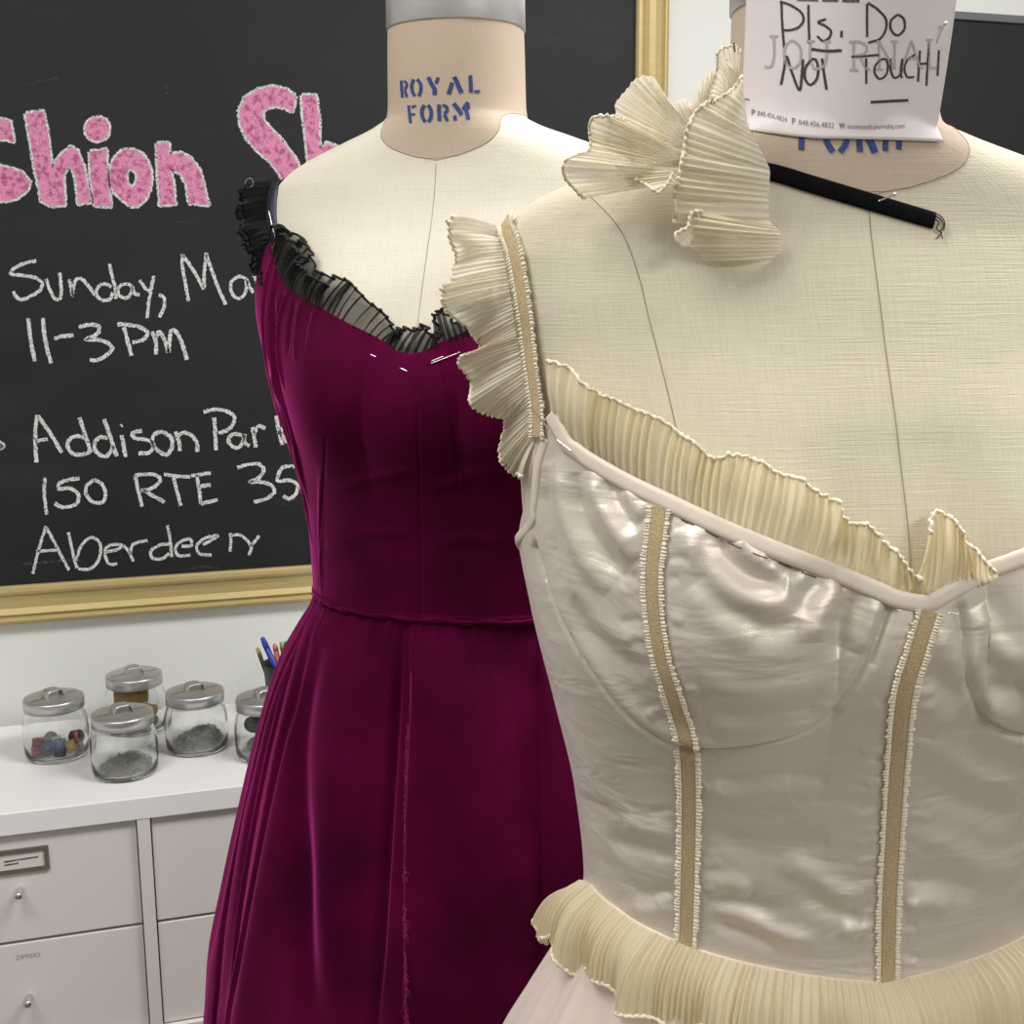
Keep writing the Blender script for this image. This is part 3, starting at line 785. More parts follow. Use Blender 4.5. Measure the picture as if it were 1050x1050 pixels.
def table(tab, z):
    x = tab[:, 0]; z = np.clip(z, x[0], x[-1]); i = np.clip(np.searchsorted(x, z) - 1, 0, len(x) - 2)
    h = x[i + 1] - x[i]; t = (z - x[i]) / h; out = []
    for k in range(1, tab.shape[1]):
        y = tab[:, k]; d = np.diff(y) / np.diff(x); m = np.zeros(len(x)); m[0], m[-1] = d[0], d[-1]
        s = d[:-1] * d[1:]; m[1:-1] = np.where(s > 0, 2 * s / np.where(s > 0, d[:-1] + d[1:], 1), 0)
        out.append((2*t**3-3*t**2+1)*y[i] + (t**3-2*t**2+t)*h*m[i] + (-2*t**3+3*t**2)*y[i+1] + (t**3-t**2)*h*m[i+1])
    return out
NE = 2 / 2.25
class Form:
    def __init__(s, tab, x, y, z0, phi, zs=1.0, lean=0.0, bust=.030, bx=.078):
        s.tab, s.zs, s.bust, s.bx = tab, zs, bust, bx
        s.p = np.array([x, y, z0]); s.a = -math.radians(phi); s.l = math.tan(math.radians(lean))
    def local(s, th, z, off=0.0, bridge=.5):
        """z is the true height over the waist; the table is stretched below the neck pit"""
        th = np.asarray(th, float); z = np.asarray(z, float)
        zt = np.where(z < .355, .355 - (.355 - z) / s.zs, z)
        zt = zt + s.shift
        a, bf, bb = table(s.tab, zt)
        sn, c = np.sin(th), np.cos(th)
        x = a * np.sign(sn) * np.abs(sn) ** NE
        y = -np.where(c > 0, bf, bb) * np.sign(c) * np.abs(c) ** NE
        zb = .165
        g = np.exp(-((np.abs(x) - s.bx) / .050) ** 2 - ((zt - zb) / np.where(zt > zb, .078, .050)) ** 2)
        br = bridge * np.exp(-(x / .065) ** 2 - ((zt - zb) / np.where(zt > zb, .062, .050)) ** 2)
        y = y - s.bust * np.maximum(g, br) * (c > 0) * np.clip(c * 4, 0, 1)
        r = np.hypot(x, y) + 1e-9
        off = np.asarray(off)
        return x * (1 + off / r), y * (1 + off / r), z + 0 * x
    shift = 0.0
    def world(s, x, y, z):
        x, y, z = np.asarray(x), np.asarray(y), np.asarray(z)
        x2 = x + s.l * (z - .40); ca, sa = math.cos(s.a), math.sin(s.a)
        return np.stack([s.p[0] + ca * x2 - sa * y, s.p[1] + sa * x2 + ca * y, s.p[2] + z + 0 * x2], -1)
    def at(s, th, z, off=0.0, bridge=.5): return s.world(*s.local(th, z, off, bridge))
    def mirror(s, P, vec=False):
        """the same point (or direction) on the other side of the body"""
        ca, sa = math.cos(s.a), math.sin(s.a); q = np.asarray(P) - (0 if vec else s.p)
        x2 = ca * q[..., 0] + sa * q[..., 1]; y = -sa * q[..., 0] + ca * q[..., 1]; z = q[..., 2]
        k = 0 if vec else s.l * (z - .40)
        x2 = -(x2 - k) + k
        return np.stack([ca * x2 - sa * y, sa * x2 + ca * y, z], -1) + (0 if vec else s.p)
    def thz(s, P):
        """angle and height of a point on or near the front of the form"""
        q = np.asarray(P) - s.p; ca, sa = math.cos(s.a), math.sin(s.a)
        x2 = ca * q[..., 0] + sa * q[..., 1]; y = -sa * q[..., 0] + ca * q[..., 1]; z = q[..., 2]
        x = x2 - s.l * (z - .40)
        zt = np.where(z < .355, .355 - (.355 - z) / s.zs, z)
        a, bf, bb = table(s.tab, zt)
        sn = np.clip(np.abs(x) / a, 0, 1) ** (1 / NE)
        th = np.arcsin(np.clip(sn, 0, 1)) * np.sign(x)
        th = np.where(y > 0, np.sign(x) * PI - th, th)
        return th, z

PRINCESS = ((.93, .352), (.86, .335), (.80, .31), (.75, .27), (.68, .22), (.60, .17), (.55, .10), (.52, 0))
_s = spline([(0, .3535), (.10, .3572), (.2618, .3640), (.5236, .3765), (.785, .3862), (1.05, .3902), (1.57, .3925), (2.3, .398), (PI, .402)], 400)
SEAM_T, SEAM_Z = _s[:, 0], _s[:, 1]
def over_shoulder(form, P_end, drop_z, n=26):
    """path from a point in front over the top of the shoulder and down the back, keeping its distance from the neck"""
    th0, z0 = [float(q) for q in form.thz(P_end)]
    zs = np.linspace(.326, .392, 200); aa = table(form.tab, zs)[0]
    x0 = float(table(form.tab, np.array([z0]))[0][0]) * abs(math.sin(th0)) ** NE
    out = []
    for t in np.linspace(th0, -2.05, n)[1:]:
        a = x0 / abs(math.sin(t)) ** NE
        out.append((t, float(np.interp(-a, -aa, zs))))
    zl = out[-1][1]
    for k in range(1, 12): out.append((-2.05 - .02 * k, zl + (drop_z - zl) * k / 11))
    out = np.array(out); return form.at(out[:, 0], out[:, 1], .001)
def dress_form(form, label, mats, z_low, cap):
    base = (form.p[0], form.p[1], 0)
    t = thing('dress_form', label, 'dress form', base, 'linen dress forms')
    NU = 220
    th = np.linspace(-PI, PI, NU, endpoint=False)
    # torso: up to the neck seam, which dips to the pit in front
    def seam_z(th):
        return np.interp(np.abs(th), SEAM_T, SEAM_Z)
    top = seam_z(th); NV = 190
    s = np.linspace(0, 1, NV)
    Z = z_low + (top[None, :] - z_low) * (1 - (1 - s) ** 1.7)[:, None]; TH = np.repeat(th[None, :], NV, 0)
    P = form.at(TH, Z)
    uv = np.stack([TH * .12, Z], -1)
    tv, tf = P.reshape(-1, 3), grid_faces(NU, NV, True)
    torso = mesh('torso', tv, tf + [tuple(range(NU))[::-1]], mats[0], t, True, uv.reshape(-1, 2))
    # neck
    s2 = np.linspace(0, 1, 50); zt = cap + .005
    Z2 = top[None, :] + (zt - top[None, :]) * s2[:, None]; TH2 = np.repeat(th[None, :], 50, 0)
    P2 = form.at(TH2, Z2, .0004)
    nv, nf = P2.reshape(-1, 3), grid_faces(NU, 50, True)
    neck = mesh('neck', nv, nf, mats[1], t, True, np.stack([TH2 * .055, Z2], -1).reshape(-1, 2))
    # metal cap
    rows = []
    for z, o in [(cap + q, o) for q, o in ((0, .0002), (0, .0012), (.0006, .0016), (.028, .0016), (.0295, .0012), (.030, .0004), (.0302, -.02), (.0302, -.05))]:
        rows.append(form.at(th, np.full(NU, z), o))
    cv = np.vstack(rows); cf = grid_faces(NU, len(rows), True)
    mesh('neck_cap', cv, cf, MT['capmetal'], t)
    # seams: centre front, princess lines, round the neck
    def seam(name, thz, r=.00022, mat='seam'):
        q = spline(thz, 90); pts = form.at(q[:, 0], q[:, 1], .0002)
        mb = MB(); mb.tube(pts, r, 5); mb.build(name, MT[mat], t)
    seam('front_seam', [(0.0001, z) for z in np.linspace(-.05, .351, 12)])
    seam('neck_seam', [(a, float(seam_z(np.array(a)))) for a in np.linspace(-PI, PI, 60)], .0004)
    # stand
    x, y = form.p[:2]
    mb = MB(); mb.lathe((x, y, 0), [(.0001, .052), (.017, .052), (.017, form.p[2] + z_low - .001), (.0001, form.p[2] + z_low - .001)], 24); mb.build('pole', MT['greyframe'], t)
    mb = MB(); mb.lathe((x, y, 0), [(.0001, 0), (.17, 0), (.17, .008), (.12, .020), (.04, .034), (.025, .06), (.0001, .06)], 40); mb.build('base', MT['greyframe'], t)
    return t, Surf(np.vstack([tv, nv]), tf + [tuple(i + len(tv) for i in f) for f in nf])

q = depth_pt(468, 60, 1.0)
FV = Form(TV, q[0], q[1], 1.511 + .104 - .355, 32, 1.03)
q = depth_pt(852, 100, .645)
FW = Form(TW, q[0], q[1], 1.511 + .047 - .355, 12, 1.10, -1.2)
form_v, SV = dress_form(FV, 'cream linen dress form with blue stencilled neck, wearing the wine velvet dress', (MT['linen'], MT['neck']), -.30, .461)
form_w, SW = dress_form(FW, 'large linen dress form nearest the viewer, paper note pinned round its neck', (MT['linen_close'], MT['neck']), -.30, .452)
Pz, _ = SW.pts([(598,196),(611,207),(637,237),(654,280),(666,329),(677,371),(691,429),(705,500),(712,560)], 120, .0002)
tz_, zz_ = FW.thz(Pz)
for q in (Pz, FW.at(-tz_, zz_, .0002)):
    mb = MB(); mb.tube(q, .00022, 5); mb.build('princess_seam', MT['seam'], form_w)

def neck_letters(parent, surf, ox, oy, k, strokes, name='stencil_lettering'):
    mb = MB()
    def place(x, y):
        p, n = surf.hit(x, y); return p + n * .0005
    for pts, w in strokes:
        stroke_quads(mb, np.asarray(pts, float) / k + (ox, oy), w / k, place, .8, .06)
    mb.build(name, MT['blue'], parent, False)
neck_letters(form_v, SV, 400, 60, 9.545, [
    ([(112,215),(116,300),(124,382)],26), ([(140,218),(165,245),(162,275),(146,298)],24), ([(146,305),(158,345),(165,378)],24),
    ([(232,203),(214,260),(222,325),(246,366)],32), ([(268,203),(300,250),(302,310),(284,366)],32),
    ([(375,183),(415,265),(436,300),(436,358)],42), ([(472,185),(450,245)],32), ([(608,235),(590,300),(572,350)],40), ([(628,178),(665,260),(700,338)],46),
    ([(785,165),(788,250),(791,335)],38), ([(822,325),(880,322)],28)])
neck_letters(form_v, SV, 400, 60, 9.545, [
    ([(185,460),(192,550),(202,632)],28), ([(212,476),(256,464)],22), ([(208,552),(246,544)],22),
    ([(336,455),(312,515),(322,580),(346,620)],36), ([(374,455),(402,510),(400,575),(378,620)],36),
    ([(480,450),(481,530),(484,612)],38), ([(515,455),(556,478),(556,515),(528,540)],32), ([(532,548),(548,580),(562,612)],34),
    ([(622,440),(660,490),(702,552)],42), ([(632,558),(640,606)],36), ([(742,500),(758,560),(765,598)],40), ([(766,430),(735,470),(715,505)],40), ([(757,432),(764,500)],36)])
neck_letters(form_w, SW, 0, 0, 1, [
    ([(822,126),(822,140),(821.5,154)],6), ([(826,128),(833,128)],5), ([(851,120),(846,135),(849,148),(854,156)],6), ([(864,120),(869,135),(867,148),(861,156)],6),
    ([(881,122),(881,140),(881.5,156)],6), ([(887,126),(894,132),(888,140)],5), ([(890,141),(894,149),(897,157)],7), ([(908,124),(908,140),(907.5,155)],5.5),
    ([(910,126),(915,136)],5), ([(922,124),(922,140),(921.5,153.5)],5.5)])

# ================================================================== cloth tools
def displace(P, wrap, items):
    """P: (nv, nu, 3) grid. items: (3-D polyline, amount, width, kind). ridge: both sides; step: only to the right of the line"""
    nv, nu, _ = P.shape
    if wrap:
        du = np.roll(P, -1, 1) - np.roll(P, 1, 1)
    else:
        du = np.gradient(P, axis=1)
    dv = np.gradient(P, axis=0)
    N = unit(np.cross(du, dv)).reshape(-1, 3)
    Q = P.reshape(-1, 3); D = np.zeros(len(Q))
    for pts, amt, wid, kind in items:
        pts = np.asarray(pts); lo, hi = pts.min(0) - wid * 4, pts.max(0) + wid * 4
        idx = np.where(((Q > lo) & (Q < hi)).all(1))[0]
        if not len(idx): continue
        X = Q[idx]; best = np.full(len(X), 9.); sgn = np.ones(len(X)); tt = np.zeros(len(X))
        seg = np.linalg.norm(np.diff(pts, axis=0), axis=1); cum = np.concatenate([[0], np.cumsum(seg)]); cum /= cum[-1]
        for k in range(len(pts) - 1):
            a, b = pts[k], pts[k + 1]; ab = b - a
            t = np.clip(((X - a) @ ab) / (ab @ ab + 1e-15), 0, 1)
            w = X - (a + t[:, None] * ab); d = np.linalg.norm(w, axis=1)
            m = d < best
            best[m] = d[m]; tt[m] = cum[k] + t[m] * (cum[k + 1] - cum[k])
            sgn[m] = np.sign(np.einsum('ij,ij->i', np.cross(np.broadcast_to(ab, w.shape), w), N[idx]))[m]
        env = np.clip(np.minimum(tt, 1 - tt) * 5, 0, 1) ** .7
        if kind == 'ridge': D[idx] += amt * env * np.exp(-(best / wid) ** 2)
        elif kind == 'groove': D[idx] += amt * np.exp(-(best / wid) ** 2)
        elif kind == 'step':   # a fold edge: cloth stands out on one side and falls away slowly
            s = 1 / (1 + np.exp(np.clip(sgn * best / .0012, -30, 30)))
            D[idx] += amt * np.clip(tt * 5, 0, 1) * s * np.exp(-best / wid)
    return (Q + N * D[:, None]).reshape(P.shape), N.reshape(P.shape)

def smooth_noise(n, k, seed):
    r = np.random.default_rng(seed); x = np.linspace(0, k, n)
    c = r.uniform(-1, 1, int(k) + 4); i = x.astype(int); f = x - i; f = f * f * (3 - 2 * f)
    return c[i] * (1 - f) + c[i + 1] * f

def ruffle(name, A, B, N, mat, parent, pleat=.0026, amp=.0010, wave=(), lift=(0., .0), nv=14, bow=0.0, seed=1, stitch=None, stitch_r=.0011, gather=1.0, rough=.0, even=.35, fold=0.0):
    """gathered strip between its sewn edge A and free edge B; N outward. wave: (cycles, metres, phase) lobes growing to the free edge"""
    n = len(A); r = np.random.default_rng(seed)
    LB = max(np.linalg.norm(np.diff(B, axis=0), axis=1).sum(), np.linalg.norm(np.diff(A, axis=0), axis=1).sum())
    cyc = LB / pleat
    t = np.linspace(0, 1, n)
    ph = 2 * PI * (cyc * t + even * smooth_noise(n, max(cyc / 3, 3), seed) + .5 * smooth_noise(n, max(cyc / 9, 2), seed + 5))
    ph2 = 2 * PI * (cyc * .37 * t + .8 * smooth_noise(n, max(cyc / 6, 2), seed + 9))
    am = 1 + .5 * smooth_noise(n, max(cyc / 2, 3), seed + 2)
    P = np.zeros((nv, n, 3))
    T = unit(np.gradient(A, axis=0))
    for j in range(nv):
        v = j / (nv - 1)
        base = A * (1 - v) + B * v
        pl = amp * am * (np.sin(ph + .6 * v * smooth_noise(n, max(cyc / 4, 3), seed + 3)) + .55 * np.sin(ph2)) * (.45 + .75 * v) * gather
        w = np.zeros(n)
        for c, m, p0 in wave: w += m * np.sin(2 * PI * (c * t + p0)) * v ** 1.3
        P[j] = base + N * (lift[0] * (1 - v) + lift[1] * v + bow * math.sin(PI * v) + pl + w)[:, None] \
            + T * (.35 * amp * np.cos(ph) * v)[:, None] + T * (fold * pleat / (2 * PI) * (1 + .5 * smooth_noise(n, max(cyc / 2, 3), seed + 7)) * np.cos(ph + .9) * (1.1 - .4 * v))[:, None]
        if rough: P[j] += unit(B - A) * (rough * v * smooth_noise(n, cyc, seed + 4))[:, None]
    o = mesh(name, P.reshape(-1, 3), grid_faces(n, nv), mat, parent)
    if stitch:
        e = P[-1].copy(); m = min(n * 2, int(LB / .0009) + 8)
        e = spline(e[::max(1, n // 260)], m)
        rr = stitch_r * (1 + .18 * np.sin(np.arange(m) * 2.1))
        e += np.stack([np.zeros(m), np.zeros(m), .0004 * np.sin(np.arange(m) * 1.57)], 1)
        mb = MB(); mb.tube(e, rr, 6); mb.build('edge_stitching', stitch, o)
    return o, P

def strip(name, P, N, width, mat, parent, lift=.0012, thick=.0010, nv=7, crown=.0, width2=None):
    """flat band lying on the surface along P, closed section"""
    n = len(P); T = unit(np.gradient(P, axis=0)); S = unit(np.cross(T, N))
    wd = np.full(n, width) if np.isscalar(width) else np.asarray(width)
    ring = []
    for j in range(nv):
        u = -1 + 2 * j / (nv - 1); ring.append(P + S * (u * wd / 2)[:, None] + N * (lift + thick * (1 - abs(u) ** 4) + crown * (1 - u * u)))
    for j in range(nv):
        u = 1 - 2 * j / (nv - 1); ring.append(P + S * (u * wd / 2)[:, None] + N * (lift - .0006))
    G = np.stack(ring, 0)            # (2nv, n, 3)
    k = 2 * nv; v = np.transpose(G, (1, 0, 2)).reshape(-1, 3)
    f = grid_faces(k, n, True) + [tuple(range(k))[::-1], tuple((n - 1) * k + i for i in range(k))]
    return mesh(name, v, f, mat, parent), S

def frill(name, P, N, S, inner, outer, mat, parent, period=.0021, amp=.0008, lift=.0014, seed=0):
    """narrow shirred edging beside a tape"""
    L = np.linalg.norm(np.diff(P, axis=0), axis=1).sum(); m = int(L / period * 7)
    k = np.linspace(0, len(P) - 1, m); i = np.arange(len(P))
    ip = lambda a: np.stack([np.interp(k, i, a[:, c]) for c in range(3)], 1)
    P, N, S = ip(P), unit(ip(N)), unit(ip(S))
    r = np.random.default_rng(seed)
    ph = 2 * PI * np.linspace(0, L / period, m) + 3.2 * smooth_noise(m, L / period / 2, seed)
    rows = []
    for u in np.linspace(0, 1, 5):
        d = inner + (outer - inner) * u * (1 + (.25 * np.sin(ph + .7) + .3 * smooth_noise(m, L / period, seed + 3)) * u)
        rows.append(P + S * d[:, None] + N * (lift + amp * (np.sin(ph) + .3 * np.sin(2.3 * ph)) * (.4 + .6 * u) + .0004 * math.sin(PI * u))[:, None])
    G = np.stack(rows, 0)
    return mesh(name, G.reshape(-1, 3), grid_faces(m, 5), mat, parent, True, None, .0003)

def bodice(form, off, edge_pts, z_bot, NU, NV, items, bridge, seed=0, wr=()):
    """edge_pts: (angle, height) of the upper edge, one side to the other, then round the back"""
    e = np.asarray(sorted(edge_pts)); th0 = np.linspace(-PI, PI, 2001)
    zt = np.interp(th0, e[:, 0], e[:, 1], period=2 * PI)
    # finer steps in front
    dens = 1 + 2.2 * np.exp(-((th0 + .2) / 1.15) ** 4); cum = np.cumsum(dens); cum = (cum - cum[0]) / (cum[-1] - cum[0])
    th = np.interp(np.linspace(0, 1, NU, endpoint=False), cum, th0)
    top = np.interp(th, th0, zt); zb = z_bot(th)
    s = np.linspace(0, 1, NV)[:, None]
    Z = zb[None, :] + (top - zb)[None, :] * s; TH = np.repeat(th[None, :], NV, 0)
    P = form.at(TH, Z, off, bridge)
    return TH, Z, P

# ================================================================== wine velvet dress
dv = thing('velvet_dress', 'wine red velvet dress with black sheer ruffle at neckline on the farther dress form', 'dress', tuple(FV.p))
def neck_curve(form, surf, px):
    P, _ = surf.pts(px); th, z = form.thz(P); return np.stack([th, z], 1)
nv_px = [(286,249),(289,264),(299,290),(316,304),(344,321),(373,337),(399,350),(413,360),(429,364)]
nc = neck_curve(FV, SV, nv_px)
nc = nc[np.argsort(nc[:, 0])]; nc[-1, 0] = min(nc[-1, 0], -.001); nc[-1, 1] += .0012
side_th = min(nc[0, 0] - .12, -1.35)
edge = [tuple(p) for p in nc] + [(-p[0], p[1]) for p in nc] + [(side_th, nc[0, 1] - .025), (-side_th, nc[0, 1] - .025), (side_th - .2, nc[0, 1] - .042), (-side_th + .2, nc[0, 1] - .042),
        (-2.2, .215), (2.2, .215), (-2.8, .20), (2.8, .20)]
wv_px = [(328,618),(380,627),(432,633),(490,629)]
wc = neck_curve(FV, SV, wv_px); WZ = float(wc[2, 1])
zbot = lambda th: np.full_like(th, WZ)
TH, Z, P = bodice(FV, .0045, edge, zbot, 520, 240, [], .75)
# the gathered cloth under the arm stands off the form
P = FV.at(TH, Z, .0045 + .010 * np.exp(-((TH + 1.45) / .4) ** 2 - ((Z - .235) / .05) ** 2) + .003 * np.exp(-((TH + 1.3) / .5) ** 2), .75)
SB = Surf(P.reshape(-1, 3), grid_faces(520, 240, True))
it = []
def add(items, surf, px, amt, wid, kind='ridge', n=40):
    items.append((surf.pts(px, n)[0], amt, wid, kind))
for a, w, px in ((.0016, .0030, [(284,252),(273,290),(271,340),(280,400),(300,460),(314,520)]), (.0022, .0026, [(286,255),(282,290),(278,330),(284,390),(302,450),(318,520)]),
                 (.0020, .0024, [(297,296),(289,320),(286,350),(292,400)]), (.0016, .0026, [(310,305),(306,330),(303,370)]), (.0012, .0028, [(325,315),(319,340),(317,360)]),
                 (.0018, .0025, [(276,300),(275,345),(288,410),(308,480),(321,560)]), (-.0022, .0030, [(281,300),(281,340),(287,395),(304,455)]),
                 (-.0018, .0028, [(291,300),(285,330),(283,370)]), (-.0016, .0026, [(303,306),(298,330),(295,365)]),
                 (.0012, .004, [(345,500),(380,490),(425,480)]), (.0010, .004, [(335,560),(375,548),(425,545)]), (.0010, .005, [(440,560),(480,552),(520,556)]),
                 (.0012, .005, [(440,500),(480,488),(515,478)]), (.0012, .0030, [(330,480),(329,540),(330,612)])):
    add(it, SB, px, a * 1.35, w)
add(it, SB, [(430,366),(428,410),(431,500),(432,600),(432,632)], -.0011, .0011, 'groove')
add(it, SB, [(450,372),(458,405),(466,445),(470,500)], -.0010, .0011, 'groove')
add(it, SB, [(328,600),(329,560),(332,500),(334,450)], -.0008, .0011, 'groove')
for px in ([(391,350),(388,362),(386,372)], [(404,353),(403,365),(406,372)], [(436,362),(438,372),(441,376)]):
    add(it, SB, px, .0009, .0012)
P, Nb = displace(P, True, it)
P[:4] += Nb[:4] * .0012
bod = mesh('bodice', P.reshape(-1, 3), grid_faces(520, 240, True), MT['velvet'], dv, True, None, .0012)
SB = Surf(P.reshape(-1, 3), grid_faces(520, 240, True))

# skirt
DR = np.array([(0,.1345,.0985,.083),(.012,.139,.102,.087),(.03,.150,.110,.098),(.06,.166,.123,.113),(.13,.190,.142,.132),(.22,.214,.158,.150),(.30,.234,.170,.163),(.38,.252,.180,.172),(.60,.272,.192,.185),(.90,.282,.198,.190)])
def skirt_base(form, tab, zw, th, dr, cx=0.0):
    a, bf, bb = table(tab, dr); sn, c = np.sin(th), np.cos(th)
    return form.world(a * np.sign(sn) * np.abs(sn) ** .93, -np.where(c > 0, bf, bb) * np.sign(c) * np.abs(c) ** .93, zw(th) - dr)
NU, NV = 900, 230
th = np.linspace(-PI, PI, NU, endpoint=False)
dr = np.concatenate([np.linspace(0, .42, 190), np.linspace(.43, .90, 40)])
TH = np.repeat(th[None, :], NV, 0); D2 = np.repeat(dr[:, None], NU, 1)
P = skirt_base(FV, DR, zbot, TH, D2)
SK = Surf(P.reshape(-1, 3), grid_faces(NU, NV, True))
grow = np.clip(D2 / .30, 0, 1.3)
rad = np.stack([P[..., 0] - FV.p[0], P[..., 1] - FV.p[1], 0 * P[..., 0]], -1); rad = unit(rad)
wob = (.0045 * np.sin(9 * TH + 1.1) + .003 * np.sin(17 * TH + .3 + 1.2 * D2 * 3)) * grow
back = np.clip((np.abs(TH) - 1.25) / .5, 0, 1)
wob += back * .010 * np.sin(26 * TH + .8 * np.sin(3 * TH)) * np.clip(D2 / .08, 0, 1)
P = P + rad * wob[..., None]
it = []
add(it, SK, [(317,645),(300,700),(284,760),(270,830),(256,910),(244,1000),(236,1060)], .0090, .0080, 'step', 60)
add(it, SK, [(312,640),(288,705),(266,790),(246,890),(232,980),(224,1060)], .0080, .0070, 'step', 60)
add(it, SK, [(318,630),(283,700),(256,800),(236,900),(220,1000),(214,1060)], .0065, .006, 'step', 60)
add(it, SK, [(322,640),(306,690),(291,755),(277,820),(262,905),(250,985),(240,1060)], .0035, .005, 'ridge', 60)
add(it, SK, [(303,660),(279,730),(258,820),(240,920),(227,1010),(220,1060)], .0030, .0045, 'ridge', 60)
add(it, SK, [(330,650),(310,740),(306,821),(310,887),(314,980),(321,1060)], .0095, .013, 'ridge', 60)
add(it, SK, [(352,660),(345,760),(340,880),(340,1060)], -.005, .022, 'ridge', 60)
add(it, SK, [(413,636),(405,691),(397,793),(388,933),(381,1060)], .0055, .0034, 'ridge', 60)
add(it, SK, [(413,636),(405,691),(397,793),(388,933),(381,1060)], .0055, .022, 'step', 60)
add(it, SK, [(417,1060),(415.6,980),(415,840),(417,747),(419,690)], .0085, .020, 'step', 60)
add(it, SK, [(432,640),(428,700),(425,750)], -.0010, .0012, 'groove', 40)
add(it, SK, [(560,1060),(562,960),(560,850),(558,740),(556,700)], .0075, .030, 'step', 60)
add(it, SK, [(517,640),(524,690),(532,780),(536,900)], .004, .014, 'ridge', 60)
add(it, SK, [(470,650),(476,760),(484,900),(490,1060)], -.004, .028, 'ridge', 60)
P, _ = displace(P, True, it)
rg = np.random.default_rng(3)
for k in range(14):          # gathers let into the waist
    P += rad * (.0012 * np.exp(-((TH - rg.uniform(-1.6, 1.6)) / .02) ** 2) * np.exp(-D2 / .03) * np.clip(D2 / .004, 0, 1))[..., None]
mesh('skirt', P.reshape(-1, 3), grid_faces(NU, NV, True), MT['velvet'], dv, True, None, .0012)
SK = Surf(P.reshape(-1, 3), grid_faces(NU, NV, True))
# waist seam: the ridge where skirt and bodice meet
t2 = np.linspace(-PI, PI, 300)
wpt = FV.at(t2, np.full(300, WZ) + .0006 * np.sin(t2 * 23), .0072)
mb = MB(); mb.tube(wpt, .0020 + .0006 * np.sin(t2 * 41), 8, False, .8); mb.build('waist_seam', MT['velvet'], dv)
# raw edge and loose nap of the front opening
mb = MB(); rg = np.random.default_rng(8)
q, qn = SK.pts([(418,742),(415.5,800),(415,860),(415,940),(416,1050)], 420, .0004, .0012)
for k in range(420):
    for m in range(2):
        o = q[k] + rg.normal(size=3) * .0004
        L = rg.uniform(.0012, .0034) if rg.random() < .85 else .006
        d = unit(-qn[k] * -.5 + CR * rg.uniform(.1, 1.0) + np.array([0, 0, rg.uniform(-.8, .5)]))
        mb.tube([o, o + d * L * .6, o + d * L + np.array([0, 0, -L * .3])], [.00022, .00018, .0001], 4, False)
e = mb.build('frayed_edge', MT['velvet_thread'], dv); e['kind'] = 'stuff'
mb = MB(); q, qn = SB.pts([(430,367),(428,410),(431,500),(432,600),(432,630)], 220, .0001)
mb.tube(q, .0005, 5); mb.build('front_seam', MT['velvet_thread'], dv)
# navy strap over the shoulder
P1, N1 = SV.pts([(284,247),(281.5,228),(281.5,208),(284,192)], 40)
ext = over_shoulder(FV, P1[-1], .235)
Pp = spline(np.vstack([P1[::4], ext]), 160)
Np = np.array([SV.near(p)[1] for p in Pp]); Np = np.array([n if n @ (p - FV.p - np.array([0, 0, .2])) > 0 else -n for n, p in zip(Np, Pp)])
for _ in range(4): Np[1:-1] = unit(Np[:-2] + Np[1:-1] * 2 + Np[2:])
fz = np.clip(1.2 - np.arange(len(Pp)) / 45., 0, 1)[:, None]
Nv = unit(Np + 1.3 * fz * unit(EYE - Pp))
st, S1 = strip('strap', Pp, Nv, .0105, MT['navy'], dv, .0022, .0012)
st['label'] = 'navy satin strap'
st2, _ = strip('strap', FV.mirror(Pp), FV.mirror(Np, True), .0115, MT['navy'], dv, .0022, .0012); st2['label'] = 'navy satin strap'
# black sheer ruffles
def mirrored(form, surf, px, lift, tip=None):
    Pq, _ = surf.pts(px); t_, z_ = form.thz(Pq); return t_, z_
A0 = SV.pts([(285,254),(286,270),(296,297),(314,311),(342,328),(371,344),(397,357),(413,367),(430,370),(453,366),(473,355),(492,344),(512,328)], 620, .0020)
B0 = SV.pts([(290,232),(306,243),(318,252),(325,264),(324,277),(334,284),(344,288),(354,287),(366,298),(377,309),(390,320),(402,332),(408,346),(417,343),(428,338),(437,336),(445,347),(450,348),(448,334),(446,326),(452,323),(459,322),(466,330),(478,322),(492,310),(505,300)], 620, .003, .006)
rf, G = ruffle('neck_ruffle', A0[0], B0[0], unit(A0[1] + B0[1]), MT['black_sheer'], dv, .0075, .0022, ((9, .0036, .1), (17, .0018, .4)), (.0, .002), 16, .002, 11, None, even=.6, fold=1.5)
rf['label'] = 'black sheer gathered ruffle'
mb = MB(); mb.tube(G[-1], .00105, 6); mb.build('rolled_hem', MT['black_edge'], rf)
for k in (2,): # a second, denser layer near the strap
    A1_, B1_ = A0[0][:190], SV.pts([(294,236),(308,250),(317,262),(320,280),(331,291),(345,300)], 190, .006, .007)[0]
    r2, G2 = ruffle('neck_ruffle', A1_, B1_, A0[1][:190], MT['black_sheer'], dv, .0042, .0018, ((5, .004, .3), (9, .002, .1)), (.002, .004), 14, .003, 15, even=.6, fold=1.2)
    mb = MB(); mb.tube(G2[-1], .001, 6); mb.build('rolled_hem', MT['black_edge'], r2)
